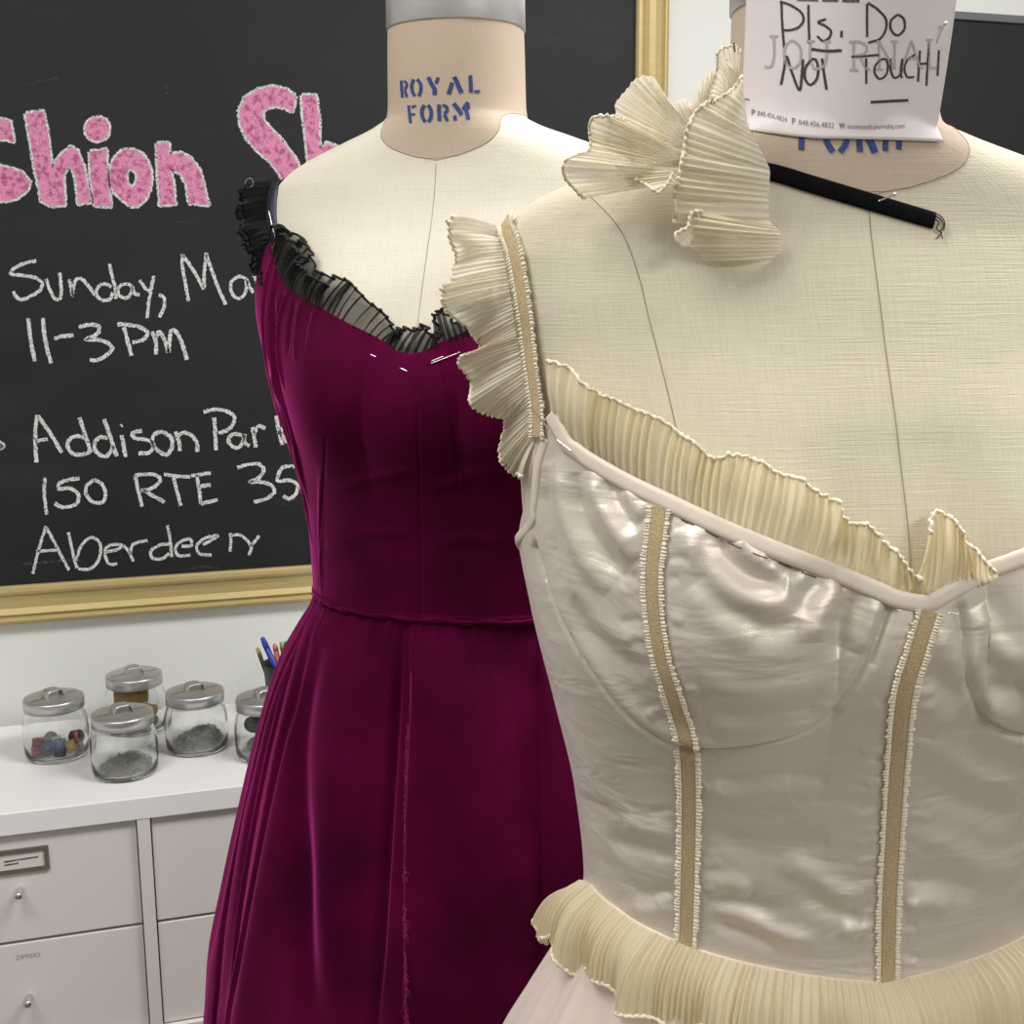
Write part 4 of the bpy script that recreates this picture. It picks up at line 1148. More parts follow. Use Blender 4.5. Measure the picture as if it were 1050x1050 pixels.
for k, (bp, lf, sd) in enumerate((([(252,193),(247,202),(246,212),(245,224),(248,232),(247,241),(252,250),(257,258),(258,268),(262,279),(268,288)], .004, 21),
                                  ([(257,194),(252,206),(251,220),(252,236),(257,250),(262,264),(266,278),(272,292)], .012, 22))):
    As = SV.pts([(281,190),(278,203),(277,218),(278,232),(281,246),(279,258),(276,270),(274,282)], 420, .003, .002)
    Bs = SV.pts(bp, 420, .0, lf)
    r3, G3 = ruffle('sleeve_ruffle', As[0], Bs[0], unit(-np.repeat(sight(260, 230)[None, :], 420, 0) + .4 * As[1]), MT['black_sheer'], dv, .0075, .0024, ((5, .0050, .2 * k), (13, .0022, .5)), (0, .003), 16, .004, sd, even=.6, fold=1.2)
    r3['label'] = 'black sheer sleeve ruffle'
    mb = MB(); mb.tube(G3[-1], .0010, 6); mb.build('rolled_hem', MT['black_edge'], r3)
    if k == 0:
        q = spline([depth_pt(x, y, float((G3[-1][10] - EYE) @ CF) - .004) for x, y in ((251,192),(251.5,187),(254,183.5),(257.5,183),(259.5,186),(259,190),(256,192.5))], 30)
        mb = MB(); mb.tube(q, .0005, 6); mb.build('thread_loop', MT['greyframe'], r3)

# ================================================================== straight pins
def pin(surf, a, b, label, head=None, off=(.0012, .0012), r=.00042, group='straight pins in the dresses', hr=.0011, weave=0.0):
    p, n = surf.hit(*a); q, m = surf.hit(*b)
    p = p + n * off[0]; q = q + m * off[1]
    t = np.linspace(0, 1, 25)[:, None]; c = p + (q - p) * t - n * weave * np.clip(1 - ((t - .5) / .27) ** 4, 0, 1)
    rr = np.full(25, r); rr[-2:] = (r * .7, r * .25)
    mb = MB(); mb.tube(c, rr, 8)
    if head:
        bm = bmesh.new(); bmesh.ops.create_uvsphere(bm, u_segments=10, v_segments=8, radius=hr); bm.verts.index_update()
        mb.add([np.array(v.co) + p for v in bm.verts], [[v.index for v in f.verts] for f in bm.faces]); bm.free()
    return tag(mb.build('straight_pin', MT['chrome']), label, 'pin', group)
pin(SB, (380,363.5), (419,381.5), 'steel pin slanting through wine velvet left of the front seam', False, (.0012, .0012), .00050, weave=.0035)
pin(SB, (472,362), (441,373.5), 'pin in wine velvet right of the front seam under black ruffle', True, (.0016, .0010), .00032, hr=.0008)
pin(SB, (455,366), (442,371), 'shorter pin crossing another pin right of the velvet front seam', False, (.0016, .0012), .00032)
pin(SV, (283,219), (288.5,250), 'upright pin on the navy strap above the wine velvet', True, (.0065, .0050), .00045, hr=.0008)
pin(SV, (299,244), (288,257), 'slanting pin in the black ruffle at the strap base', False, (.010, .0085), .00035)

# ================================================================== ivory satin dress
dw = thing('satin_dress', 'ivory satin corset dress with beige trim tapes and cream ruffles on the nearest dress form', 'dress', tuple(FW.p))
top_px = [(572,408),(574,425),(583,444),(601,463),(625,479),(655,496),(694,515),(737,536),(795,561),(846,581),(887,598),(915,610),(947,617)]
tc = neck_curve(FW, SW, top_px); tc = tc[np.argsort(tc[:, 0])]; tc[-1, 0] = min(tc[-1, 0], -.001)
arm = neck_curve(FW, SW, [(558,452),(551,482),(548,515)])
arm = arm[np.argsort(arm[:, 0])]
sz = float(arm[0, 1])
left = [(-1.95, sz - .045), (-1.62, sz - .035)] + [tuple(p) for p in arm] + [tuple(p) for p in tc]
edge = left + [(-a, b) for a, b in left] + [(-2.5, sz - .055), (2.5, sz - .055), (3.1, sz - .06), (-3.1, sz - .06)]
bot_px = [(604,894),(615,908),(640,930),(700,963),(800,991),(910,1004)]
bc = neck_curve(FW, SW, bot_px); bc = bc[np.argsort(bc[:, 0])]
bt = np.concatenate([[-PI, -2.2], bc[:, 0], [0.0001 if bc[-1, 0] < 0 else bc[-1, 0] + .01]])
bz = np.concatenate([[bc[0, 1] - .034, bc[0, 1] - .036], bc[:, 1], [bc[-1, 1]]])
def zb_w(th):
    return np.interp(-np.abs(th), bt, bz)
NU, NV = 640, 320
TH, Z, P = bodice(FW, .0042, edge, zb_w, NU, NV, [], .62)
sf = Surf(P.reshape(-1, 3), grid_faces(NU, NV, True))
it = []
cupL = [(549,560),(560,595),(575,632),(600,676),(632,720),(660,746),(690,763),(725,768),(773,764),(828,748),(864,716),(882,690),(900,652),(912,622)]
cupR = [(985,625),(989,655),(990,685),(997,711),(1011,737),(1030,749),(1052,757)]
add(it, sf, cupL, -.0036, .0026, 'groove', 90); add(it, sf, cupR, -.0036, .0026, 'groove', 50)
add(it, sf, [(x + 3, y - 9) for x, y in cupL[1:-1]], .0028, .0075, 'ridge', 70)
add(it, sf, [(x + 7, y - 8) for x, y in cupR[1:]], .0028, .0070, 'ridge', 40)
add(it, sf, [(915,622),(905,650),(895,680)], -.0014, .0014, 'groove', 30)
for a, w, px in (   # folds of the satin below the neckline
    (.0030, .0065, [(704,540),(712,562),(727,585),(752,607),(788,619),(812,617)]), (-.0030, .0050, [(733,545),(742,566),(757,583),(778,594),(806,597)]),
    (.0022, .0045, [(752,548),(764,566),(783,578),(806,583)]), (-.0020, .0040, [(785,566),(800,574),(826,582)]), (.0020, .0045, [(800,560),(820,570),(842,584)]),
    (-.0020, .0055, [(716,560),(722,590),(745,622),(780,640),(820,640)]), (.0016, .006, [(712,600),(735,635),(775,655)]),
    (.0026, .0060, [(860,596),(848,616),(838,636),(836,658)]), (-.0026, .0060, [(880,606),(868,628),(862,652),(868,672)]), (.0018, .006, [(893,612),(884,640),(874,668)]),
    (-.0016, .005, [(846,590),(828,612),(822,634)]),
    (.0026, .0055, [(604,482),(612,505),(628,534),(654,574)]), (-.0026, .0050, [(588,485),(597,525),(615,562),(645,592)]), (.0020, .0055, [(570,470),(576,510),(592,560),(625,605)]),
    (-.0020, .0045, [(622,492),(636,520),(655,545)]), (.0016, .0040, [(640,500),(650,518),(660,532)]), (-.0014, .005, [(560,480),(564,540),(580,600)]),
    (.0016, .0060, [(575,560),(600,620),(640,660),(668,676)]), (-.0014, .006, [(590,610),(620,655),(665,690)]), (.0014, .006, [(720,700),(780,712),(850,700)]), (-.0012, .007, [(715,722),(780,735),(850,722)]),
    (.0014, .004, [(728,745),(780,741),(830,728)]),
    (-.0012, .0045, [(720,790),(750,797),(800,792),(850,800)]), (.0012, .005, [(720,812),(760,815),(810,806)]), (-.0010, .006, [(722,850),(780,870),(850,862)]),
    (.0020, .0050, [(722,912),(748,905),(770,915)]), (.0022, .0045, [(726,930),(760,938),(793,954),(838,967)]), (-.0016, .004, [(728,944),(765,956),(800,968)]), (-.0014, .0045, [(722,922),(760,924),(800,936)]),
    (.0020, .0055, [(800,880),(830,895),(860,915),(888,922)]), (-.0016, .005, [(820,910),(850,930),(885,940)]), (.0016, .004, [(858,950),(880,955),(893,952)]),
    (.0014, .005, [(640,840),(665,850),(692,852)]), (-.0014, .005, [(625,862),(660,870),(693,872)]), (.0012, .004, [(640,930),(670,935),(694,930)]), (-.0012, .004, [(650,915),(675,918),(694,914)]),
    (.0016, .0055, [(940,760),(970,775),(1010,800),(1045,808)]), (-.0014, .006, [(940,800),(985,822),(1040,840)]), (.0014, .006, [(930,850),(975,870),(1010,890),(1048,892)]), (-.0014, .0055, [(928,905),(960,900),(1000,915)]),
    (.0014, .0045, [(928,930),(950,925),(975,930)]), (.0014, .005, [(955,650),(972,668),(985,700)]), (-.0014, .005, [(940,690),(965,700),(988,720)]), (.0016, .005, [(945,720),(960,735),(975,742)]),
    (.0020, .005, [(1000,622),(1012,650),(1030,670),(1052,680)]), (-.0018, .005, [(1008,700),(1030,706),(1052,703)]), (.0014, .005, [(1010,722),(1032,728),(1052,726)])):
    add(it, sf, px, a * 1.25, w * 1.2, 'ridge', 40)
rg = np.random.default_rng(12)
for x0, x1, ys, sx in ((655, 690, (560, 960), -1), (700, 722, (560, 960), 1), (905, 915, (700, 990), -1), (932, 945, (700, 990), 1)):
    for k in range(20):      # little puckers beside the sewn tapes
        y = rg.uniform(*ys)
        xc = np.interp(y, [520, 590, 672, 715, 760, 806, 967], [677, 670, 679, 692, 705, 706, 704]) if x0 < 800 else np.interp(y, [628, 707, 780, 857, 1003], [951, 927, 919, 914, 909])
        L = rg.uniform(12, 26)
        add(it, sf, [(xc + sx * 14, y), (xc + sx * (14 + L / 2), y + rg.uniform(-2, 3)), (xc + sx * (14 + L), y + rg.uniform(-2, 6))], rg.uniform(-.0009, .0009), .0026, 'ridge', 16)
P, Nb = displace(P, True, it)
bw = mesh('bodice', P.reshape(-1, 3), grid_faces(NU, NV, True), MT['satin'], dw, True, np.stack([TH * .13, Z], -1).reshape(-1, 2), .0012)
SF = Surf(P.reshape(-1, 3), grid_faces(NU, NV, True))

for cp in (cupL, cupR):
    mb = MB(); mb.tube(SF.pts(cp[1:-1], 120, .0003)[0], .00055, 6); mb.build('cup_seam', MT['satin'], dw)
def face_out(form, P, N, z=.15):
    s = np.einsum('ij,ij->i', N, P - (form.p + np.array([0, 0, .20]))); return np.where(s[:, None] < 0, -N, N)
def soften(N, k=6):
    N = N.copy()
    for _ in range(k): N[1:-1] = unit(N[:-2] + 2 * N[1:-1] + N[2:])
    return N
# bound neckline, mirrored round to the other side of the front
cv = spline(tc, 120); thb, zbb = cv[:, 0], cv[:, 1]; m = thb < -.004; thb, zbb = thb[m], zbb[m]
tb = np.concatenate([thb, -thb[::-1]]); zb2 = np.concatenate([zbb, zbb[::-1]])
Pb = spline(FW.at(tb, zb2, .0048, .62)[::5], 420)
Nb_ = soften(face_out(FW, Pb, np.array([sf.near(p)[1] for p in Pb])), 8)
bnd, _ = strip('neckline_binding', Pb, Nb_, .0084, MT['binding'], dw, .0006, .0013, 15, .0001)
bnd['label'] = 'ivory bound neckline edge'
# occasional stitches; the brown dashes also paint the shadow line below the binding
Pq, Nq = SF.pts([(646,499),(694,530),(737,551),(795,577),(860,600)], 160, .0006)
for k in range(6, 150, 18):
    mb = MB(); mb.tube(Pq[k:k + 11] + Nq[k:k + 11] * .0004, .00022, 5); mb.build('stitch_shade_dash', MT['thread'], dw)
# armhole binding
Pa, Na = sf.pts([(560,449),(552,480),(548.5,515),(547,540)], 60)
ta, za = FW.thz(Pa[-1]); tail = FW.at(np.linspace(float(ta) - .06, -1.95, 18), np.linspace(float(za) - .010, sz - .045, 18), .0046, .62)
Pa = spline(np.vstack([Pa[::6], tail[1:]]), 130); Na = soften(face_out(FW, Pa, np.array([sf.near(p)[1] for p in Pa])))
strip('armhole_binding', Pa, Na, .0066, MT['binding'], dw, .0004, .0013, 15, .0001)

def trim(P, N, wtape, wfr, parent, name, seed, label=None):
    t, S = strip(name, P, N, wtape, MT['tape'], parent, .0012, .0007, 7)
    if label: t['label'] = label
    for sg in (-1, 1):
        frill('tape_edging', P, N, S * sg, wtape * .42, wtape / 2 + wfr, MT['stitch'], t, .0019, .0006, .0015, seed + sg)
    return t
Pt, Nt = SF.pts([(678,518),(674,552),(670.5,588),(672,625),(679,672),(692,715),(704,757),(707,806),(707,860),(706,907),(704,972)], 260)
trim(Pt, soften(Nt), .0088, .0018, dw, 'trim_tape', 3, 'beige trim tape with cream shirred edges')
t_, z_ = FW.thz(Pt); Pm = FW.at(-t_, z_, .0048, .62); Nm = soften(face_out(FW, Pm, np.array([SF.near(p)[1] for p in Pm])))
trim(Pm, Nm, .0088, .0018, dw, 'trim_tape', 5)
Pt, Nt = SF.pts([(952,626),(938,671),(927,707),(919,780),(914,857),(910.5,921),(909,1006)], 260)
trim(Pt, soften(Nt), .0090, .0018, dw, 'trim_tape', 7, 'beige front trim tape with cream shirred edges')
# shoulder strap tape
strap_px = [(560,449),(558.5,419),(553.5,394),(546.5,357),(540,314),(533.5,275),(527.5,248),(525,240)]
P1, N1 = SW.pts(strap_px, 120)
ext = over_shoulder(FW, P1[-1], sz - .05)
Pp = spline(np.vstack([P1[::8], ext]), 260)
Np = soften(face_out(FW, Pp, np.array([SW.near(p)[1] for p in Pp])), 12)
lo = np.clip(1 - np.arange(260) / 40., 0, 1)[:, None] * .0040
stw = trim(Pp + Np * (lo + .001), Np, .0080, .0021, dw, 'strap', 9, 'beige tape strap with cream shirred edges')

# ruffles
trim(FW.mirror(Pp + Np * (lo + .001)), FW.mirror(Np, True), .0080, .0021, dw, 'strap', 13, 'beige tape strap with cream shirred edges')
rA = SW.pts([(552,454),(549,420),(544,394),(536.5,357),(529.5,314),(522,271),(513,233)], 900, .0022)
rB = SW.pts([(541,487),(527,482),(513,466),(509,449),(517,437),(521,429),(511,425),(497,421),(484,412),(476,392),(473,372),(480,364),(494,358),(497,352),(484,344),(468,331),(460,318),(457.5,302),(460,293),(468,289),(464,281),(460,268),(463,244),(470,223)], 900, .0, .011)
vdir = unit(-sight(500, 350))
o, G = ruffle('shoulder_ruffle', rA[0], rB[0], unit(np.repeat(vdir[None, :], 900, 0) + .5 * rA[1]), MT['chiffon_light'], dw, .0039, .0013, ((4.1, .0085, .12), (8.3, .0028, .4)), (.001, .001), 22, .004, 31, MT['stitch'], .0009)
mesh('shoulder_ruffle', FW.mirror(G.reshape(-1, 3)), grid_faces(900, 22), MT['chiffon_light'], dw)
rA = SW.pts([(573,434),(581,446),(601,464),(640,488),(694,514),(737,534),(795,559),(846,579),(887,596),(915,608),(949,616)], 1100, .0024)
rB = SW.pts([(563,370),(577,374),(591,383),(604,396),(617,405),(634,411),(651,420),(667,426),(683,434),(700,447),(714,456),(720,462),(730,470),(743,471),(754,468),(767,469),(780,476),(792,484),(810,489),(829,500),(842,507),(853,516),(864,531),(872,537),(887,538),(897,546),(907,556),(918,568),(930,582),(944,599)], 1100, .0, .009)
o, G = ruffle('neck_ruffle', rA[0], rB[0], unit(rA[1] + rB[1]), MT['chiffon'], dw, .0046, .0014, ((11, .0018, .2), (23, .0008, .6)), (.0, .002), 22, .003, 41, MT['stitch'], .0010)
rA = SW.pts([(926,610),(945,617),(965,616),(985,609),(1005,601),(1022,591)], 420, .0030)
rB = SW.pts([(948,548),(952,530),(962,524),(970,531),(979,545),(990,557),(999,562),(1007,573),(1020,586)], 420, .0, .010)
o, G = ruffle('neck_ruffle', rA[0], rB[0], unit(rA[1] + rB[1]), MT['chiffon'], dw, .0034, .0011, ((2.5, .003, .1),), (.002, .003), 20, .003, 43, MT['stitch'], .0009)
# waist ruffle all the way round
n = 3600; th = np.linspace(-PI, PI, n)
zA = zb_w(th)
A = FW.at(th, zA + .0015, .0066, .62)
lob = .0035 * np.sin(13 * th + .9) + .0022 * np.sin(29 * th + 2.)
Bq = FW.at(th, zA - .036 + .0030 * np.sin(13 * th + 2.4) + .0014 * np.sin(31 * th), .0185 + lob, .62)
Nn = unit(np.stack([A[:, 0] - FW.p[0], A[:, 1] - FW.p[1], np.full(n, .10)], 1))
ruffle('waist_ruffle', A, Bq, Nn, MT['chiffon'], dw, .0042, .0013, ((22, .0035, .1), (41, .0016, .4)), (.0, .0), 22, .0065, 51, MT['stitch'], .0012)
mb = MB(); mb.tube(FW.at(th[::6], zA[::6] + .0004, .0052, .62), .0011, 6, False); mb.build('waist_seam', MT['binding'], dw)
# skirt: blush tulle over a lining
DW = np.array([(0,.1385,.102,.086),(.012,.145,.106,.089),(.03,.1515,.114,.096),(.06,.167,.128,.108),(.10,.187,.146,.122),(.20,.212,.170,.136),(.40,.232,.190,.148),(.80,.252,.205,.155)])
NU, NV = 700, 150
th = np.linspace(-PI, PI, NU, endpoint=False); dr = np.concatenate([np.linspace(0, .2, 110), np.linspace(.21, .8, 40)])
TH = np.repeat(th[None, :], NV, 0); D2 = np.repeat(dr[:, None], NU, 1)
for name, mat, s, amp in (('skirt', MT['tulle'], 1.0, 1.0), ('lining', simple('blush_lining', (240, 226, 219), .6, noise=.02, nscale=20.), .965, .6)):
    D = DW.copy(); D[:, 1:] *= s
    P = skirt_base(FW, D, zb_w, TH, D2)
    rad = unit(np.stack([P[..., 0] - FW.p[0], P[..., 1] - FW.p[1], 0 * P[..., 0]], -1))
    g = np.clip(D2 / .12, 0, 1.2) * amp
    P = P + rad * (g * (.0045 * np.sin(15 * TH + .6) + .0035 * np.sin(27 * TH + 2 + 2 * D2) + .002 * np.sin(52 * TH + 4 * D2)))[..., None]
    mesh(name, P.reshape(-1, 3), grid_faces(NU, NV, True), mat, dw)

# ================================================================== choker: black velvet ribbon with pleated chiffon
ch = thing('ruffled_choker', 'black velvet ribbon choker with pleated cream chiffon ruffle lying on the near form shoulder', 'choker', tuple(SW.hit(790, 190)[0]))
Pc, Nc = SW.pts([(643,185),(665,178),(700,172),(740,170),(789,177),(830,189),(880,204),(920,216),(957,227)], 160)
rb, _ = strip('ribbon', Pc, soften(Nc), .0086, MT['black_velvet'], ch, .0014, .0008, 7, .0)
rb['label'] = 'black velvet ribbon'
mb = MB()
for pts in ([(957,222),(963,226),(966,233),(963,239),(965,246)], [(957,226),(961,229),(959,236),(964,240),(959,246)], [(956,220),(962,222),(967,229),(966,238)]):
    mb.tube(SW.pts(pts, 24, .0016)[0], .00035, 5)
mb.build('loose_thread', MT['thread'], ch)
d_a = float((SW.hit(700, 250)[0] - EYE) @ CF); d_b = float((SW.hit(790, 190)[0] - EYE) @ CF); d_c = float((SW.hit(640, 215)[0] - EYE) @ CF)
print('DEPTHS', d_a, d_b, d_c, float((SW.hit(760, 80)[0] - EYE) @ CF), float((SW.hit(760, 130)[0] - EYE) @ CF))
def fl(x, y, lift):
    """a point of the ruffle: standing off a plane laid over shoulder and neck"""
    d = d_a + (d_b - d_a) * np.clip((250 - y) / 70., -.3, 1.3) * .8 + (d_c - d_b) * np.clip((790 - x) / 150., 0, 1.3) * .55
    return depth_pt(x, y, d - lift)
def fan(Apx, Bpx, la, lb, mat, pleat, amp, wave, seed, stitch=None, bow=.004, n=520, rough=0., name='chiffon_ruffle', srad=.0008):
    A = spline(Apx, n); B = spline(Bpx, n)
    la = np.interp(np.linspace(0, 1, n), np.linspace(0, 1, len(la)), la); lb = np.interp(np.linspace(0, 1, n), np.linspace(0, 1, len(lb)), lb)
    A3 = np.array([fl(x, y, l) for (x, y), l in zip(A, la)]); B3 = np.array([fl(x, y, l) for (x, y), l in zip(B, lb)])
    Nn = np.repeat(unit(-sight(700, 170))[None, :], n, 0)
    o, G = ruffle(name, A3, B3, Nn, mat, ch, pleat, amp, wave, (0, 0), 22, bow, seed, stitch, srad, rough=rough)
    return o, G
C1 = C2 = MT['chiffon_light']
# upper left fan with its raw edge, behind
fan([(709,156),(707,148),(706,140),(706,132),(708,122)], [(622,134),(628,128),(630,114),(634,103),(640,92),(651,79),(660,76),(668,77),(677,91),(686,107),(698,103),(709,106)], [.012] * 5, [.012, .014, .016, .022, .024, .024, .022, .014], C1, .0036, .0011, ((3, .002, .1),), 61, None, .004, 620, .0012)
# lower left fan with the overlocked edge
fan([(697,186),(696,178),(697,170),(699,163),(701,156)], [(600,204),(588,193),(579,181),(579,166),(590,159),(603,155),(606,146),(604,130),(608,121),(620,119),(640,123)], [.016] * 5, [.004, .010, .014, .022, .016, .012, .020, .024, .020], C1, .0036, .0010, ((3.5, .002, .3),), 62, MT['stitch'], .004)
fan([(700,192),(699,185),(698,178),(698,172)], [(690,178),(683,190),(675,197),(664,190),(650,183),(632,170)], [.020] * 4, [.026, .028, .026, .020, .016, .014], C1, .0034, .0008, (), 63, MT['stitch'], .002, 260)
# fan rising against the neck, light piece behind
fan([(712,121),(714,116),(717,112),(722,107)], [(699,112),(709,103),(713,92),(719,81),(726,76),(734,70),(737,66)], [.012] * 4, [.010, .012, .012, .012, .010], C2, .0034, .0010, ((2, .002, 0),), 64, None, .004, 300)
fan([(742,101),(748,94),(754,88),(758,80)], [(722,108),(728,90),(735,70),(736,55),(742,49),(757,48.5),(759,53),(750,59),(743,62)], [.014] * 4, [.012, .012, .012, .014, .014, .010, .010, .016], C2, .0034, .0010, ((2, .0015, 0),), 65, MT['stitch'], .003, 300, srad=.0007)
# right upper fan hanging from the overlocked cord
fan([(788.5,188),(789.5,180),(789,173),(779,152),(768,130),(764,105),(762,90)], [(702,160),(703,140),(711,119),(722,108),(741,99),(755,88),(761,78)], [.006, .008, .010, .012, .012, .012, .012], [.020, .022, .022, .022, .022, .020, .018], C1, .0036, .0012, ((4, .0016, .2),), 66, MT['stitch'], .006, 760, srad=.0010)
# right middle fan
fan([(789,230),(788.5,222),(788,212),(788,200),(789,186),(789,174)], [(691,228),(692,214),(692,195),(697,178),(699,166),(701,156)], [.004, .006, .007, .007, .008, .010], [.016, .018, .020, .022, .022, .022], C2, .0036, .0013, ((3, .0018, .6),), 67, MT['stitch'], .006, 560, srad=.0010)
# lower right loop
fan([(800,265),(800.5,258),(800,248),(800,238),(791,229),(788,226)], [(722,268),(712,256),(702,250),(706,240),(713,226),(709,219),(716,217),(728,229)], [.002, .004, .006, .008, .008, .008], [.004, .010, .014, .018, .022, .020, .016], C2, .0040, .0011, ((2, .002, .1),), 68, None, .006, 520)
fan([(722,236),(718,234),(714,236),(712,242)], [(728,229),(718,217),(709,219),(706,232),(700,236),(693,240),(699,252),(707,250)], [.016] * 4, [.018, .022, .022, .024, .024, .018], C2, .0032, .0010, (), 69, MT['stitch'], .001, 240, srad=.0009)

# ================================================================== the paper note round the neck
axis = FW.at(0.0, .42); axc = FW.world(0.0, 0.0, .42)
fwd = unit(np.array([EYE[0] - axc[0], EYE[1] - axc[1], 0])); rgt = np.array([-fwd[1], fwd[0], 0.0])
rgt = rgt if rgt @ CR > 0 else -rgt
RP = .0535
def sheet(u, v):
    """u 0..1 from left to right edge, v 0..1 from bottom to top (metres along the sheet)"""
    s0 = -.0495; s1 = .0662 - .010 * (1 - v) ** 1.5
    s = s0 + (s1 - s0) * u
    brk = .030
    if s < brk: a = s / RP; x, y = RP * math.sin(a), RP * math.cos(a)
    else:
        a = brk / RP; e = s - brk; curl = 4.5 * e
        x = RP * math.sin(a) + e * math.cos(a - curl * .5); y = RP * math.cos(a) - e * math.sin(a - curl * .6)
    z = .3815 + .0105 * (1 - min(1, (u / .45)) ) ** 1.6 - .002 * u + v * .108
    y += .0015 * (1 - v) * math.sin(PI * u)
    return np.array([axc[0], axc[1], FW.p[2]]) + rgt * x + fwd * y + np.array([0, 0, z])
NUp, NVp = 90, 60
def clear_of_neck(p):
    c = np.array([axc[0], axc[1], p[2]]); d = p - c; r = np.linalg.norm(d); d = d / r
    h = SW.t.ray_cast(Vector(c + d * .25), Vector(-d))
    if h[0] is not None: r = max(r, float(np.linalg.norm(np.array(h[0]) - c)) + .0014)
    return c + d * r
G = np.array([[clear_of_neck(sheet(i / (NUp - 1), j / (NVp - 1))) for i in range(NUp)] for j in range(NVp)])
pn = thing('paper_note', 'white paper note reading Pls. Do NOT TOUCH pinned round the near form neck', 'note', tuple(G[0, NUp // 2]))
mesh('sheet', G.reshape(-1, 3), grid_faces(NUp, NVp), MT['paper'], pn, True, None, .0003)
SP = Surf(G.reshape(-1, 3), grid_faces(NUp, NVp))
def onp(x, y):
    p, n = SP.hit(x, y); return p + n * .00035
def note(name, strokes, w, mat, ox=770, oy=0, k=5.0, rag=.12):
    mb = MB()
    for s in strokes: stroke_quads(mb, np.asarray(s, float) / k + (ox, oy), w, onp, .8, rag)
    return mb.build(name, mat, pn, False)
note('faint_letter', [[(98,187),(142,187)], [(119,187),(119,290),(105,340),(80,347)], [(80,347),(76,335)]], 2.6, MT['faint'])
note('faint_letter', [[(212,205),(180,235),(172,280),(184,330),(215,350),(246,330),(258,280),(248,235),(212,205)]], 2.6, MT['faint'])
note('faint_letter', [[(284,212),(328,212)], [(305,212),(306,310),(330,352),(372,340),(386,300),(388,214)], [(370,214),(408,214)]], 2.6, MT['faint'])
note('faint_letter', [[(502,216),(560,216),(590,236),(588,268),(558,284),(532,286)], [(526,216),(526,360)], [(505,360),(550,360)], [(556,286),(590,350),(612,360)]], 2.6, MT['faint'])
note('faint_letter', [[(640,214),(662,214)], [(655,216),(657,358)], [(640,358),(676,358)], [(657,216),(735,358)], [(735,358),(735,214)], [(716,214),(752,214)]], 2.4, MT['faint'])
note('faint_letter', [[(822,210),(772,352)], [(822,210),(866,350)], [(792,300),(850,300)], [(758,352),(790,352)], [(850,350),(884,350)]], 2.4, MT['faint'])
note('faint_letter', [[(896,206),(930,206)], [(913,206),(913,348)], [(898,348),(950,346),(956,318)]], 2.4, MT['faint'])
note('handwriting', [[(158,15),(160,90),(165,170),(172,250)], [(150,8),(210,30),(262,70),(270,105),(245,140),(200,155),(168,155)], [(295,25),(297,120),(300,225)],
    [(385,98),(345,115),(375,130),(410,160),(400,195),(370,210),(340,185)], [(465,158),(463,192)]], 2.5, MT['pencil'])
note('underline', [[(310,253),(390,262),(465,260)]], 2.9, MT['pencil'])
note('handwriting', [[(595,20),(594,100),(595,190)], [(598,15),(650,50),(690,100),(690,150),(660,200),(600,220)], [(750,75),(715,110),(720,160),(750,182),(785,150),(780,95),(750,75)]], 2.5, MT['pencil'])
note('handwriting', [[(155,435),(170,360),(183,290),(210,370),(250,462),(260,400),(268,305)], [(310,305),(280,350),(280,410),(305,435),(335,410),(345,350),(330,305),(310,305)], [(365,300),(375,380),(388,460)]], 2.7, MT['pencil'])
note('handwriting', [[(515,292),(590,288),(655,282)], [(590,300),(590,430)], [(665,305),(635,340),(635,380),(660,405),(690,385),(700,340),(690,305),(665,305)],
    [(715,300),(715,360),(735,400),(765,380),(775,300),(766,370),(772,402)], [(840,280),(800,310),(785,350),(800,395),(835,395)], [(865,260),(860,340),(855,420)], [(913,215),(905,320),(898,440)], [(850,330),(915,325)],
    [(962,258),(955,390)]], 2.3, MT['pencil'])
note('underline', [[(612,525),(700,520),(805,515)]], 3.0, MT['pencil'])
hd = [[(232, -4), (300, 1), (380, 4)]]
x = 240
rg = np.random.default_rng(2)
while x < 555:
    if not (348 < x < 362 or 440 < x < 468):
        yb = 2 + (x - 240) * .03
        hd.append([(x + 5, yb - 22), (x, yb), (x + 5, yb + 1)])
        if rg.random() < .5: hd.append([(x + 1, yb - 8), (x + 9, yb - 12)])
    x += 10
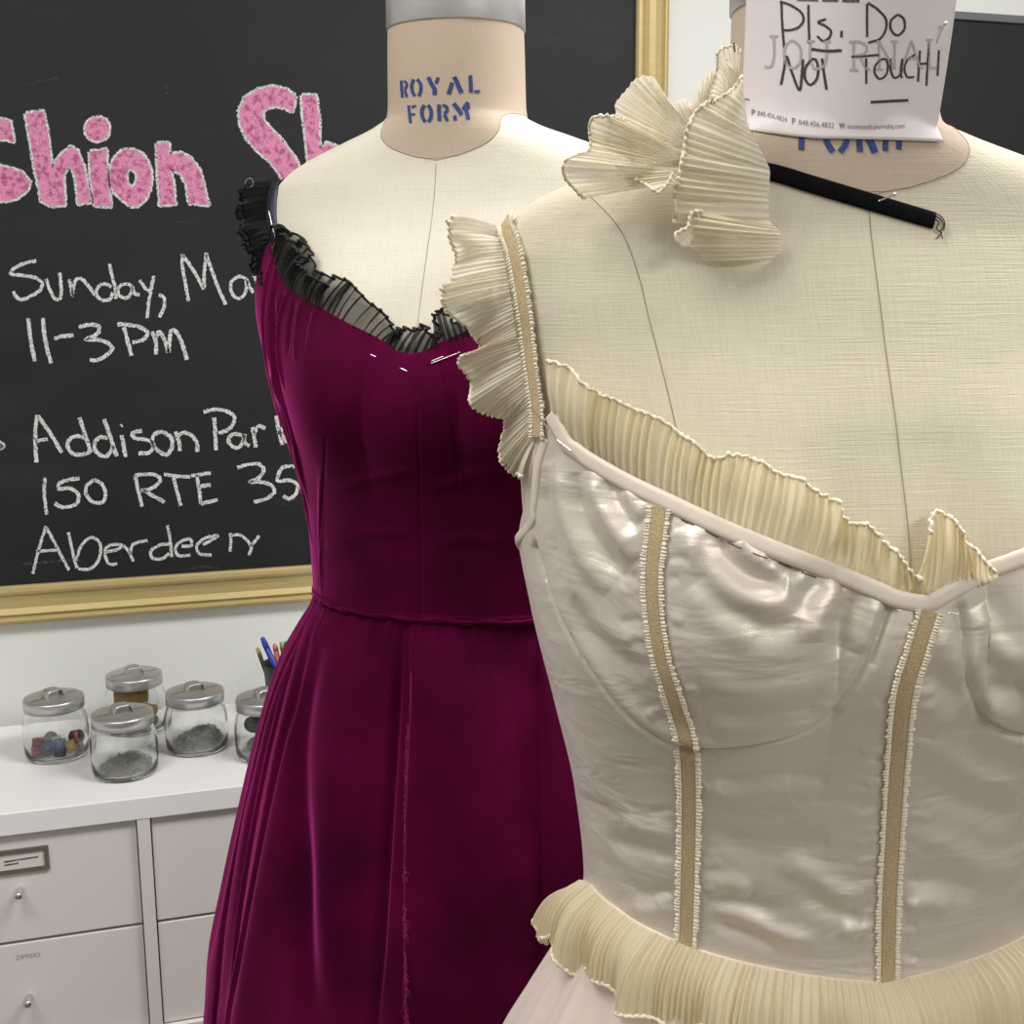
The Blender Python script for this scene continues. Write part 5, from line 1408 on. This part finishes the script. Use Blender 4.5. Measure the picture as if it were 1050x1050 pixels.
note('printed_header', hd[1:], 1.3, MT['pencil'])
note('print_mark', [[(762.5,103),(766,101.5),(769,103)]], 1.4, MT['print'], 0, 0, 1)
base = spline([(771,118),(790,121.5),(806,126),(820,128.5),(840,130.6),(866,132),(895,132.3),(927,131.6)], 300)
bl = np.concatenate([[0], np.cumsum(np.linalg.norm(np.diff(base, axis=0), axis=1))])
def footer(body, x0, x1, size, bold):
    s0 = np.interp(x0, base[:, 0], bl); s1 = np.interp(x1, base[:, 0], bl)
    mb = MB(); text_mesh(mb, body, 1.0, lambda a, b: (a, b, 0), 'LEFT', bold=bold)
    v = np.array(mb.v); wd = v[:, 0].max() - v[:, 0].min(); v[:, 0] = (v[:, 0] - v[:, 0].min()) / wd * (s1 - s0) + s0
    out = []
    for p in v:
        px, py = np.interp(p[0], bl, base[:, 0]), np.interp(p[0], bl, base[:, 1]); out.append(onp(px, py - p[1] * size))
    mesh('footer_print', out, mb.f, MT['print'], pn, False)
footer('P', 771, 775, 8.5, .03); footer('848.456.4824', 777, 807, 8., 0); footer('F', 812, 816, 8.5, .03); footer('848.456.4832', 819, 855, 8., 0)
footer('W', 860, 866.5, 8.5, .03); footer('monmouth.journalnj.com', 869, 927, 7.6, 0)

pin(SP, (966,25.5), (959.5,45), 'ball headed pin at the right edge of the paper note', True, (.0030, .0006), .0004)
pin(SW, (913,202), (898,208), 'pin holding the black ribbon on the near form', True, (.0052, .0030), .0004)
pin(SF, (552,416), (572,443), 'pin crossing the foot of the beige tape strap', False, (.0062, .0050), .0005)
pin(SF, (593,463), (577,450), 'pin at the binding just right of the beige strap foot', False, (.0052, .0050), .0005)
pin(SF, (984,621), (909,624), 'long level pin at the top of the front trim tape', False, (.0050, .0050), .00032)
mb = MB(); a, b = fl(752.5, 44, .018), fl(753.5, 53, .018); mb.tube([a, a * .5 + b * .5, b], .0004, 8)
tag(mb.build('straight_pin', MT['thread']), 'dark pin at the top tip of the chiffon ruffle against the neck', 'pin', 'straight pins in the dresses')
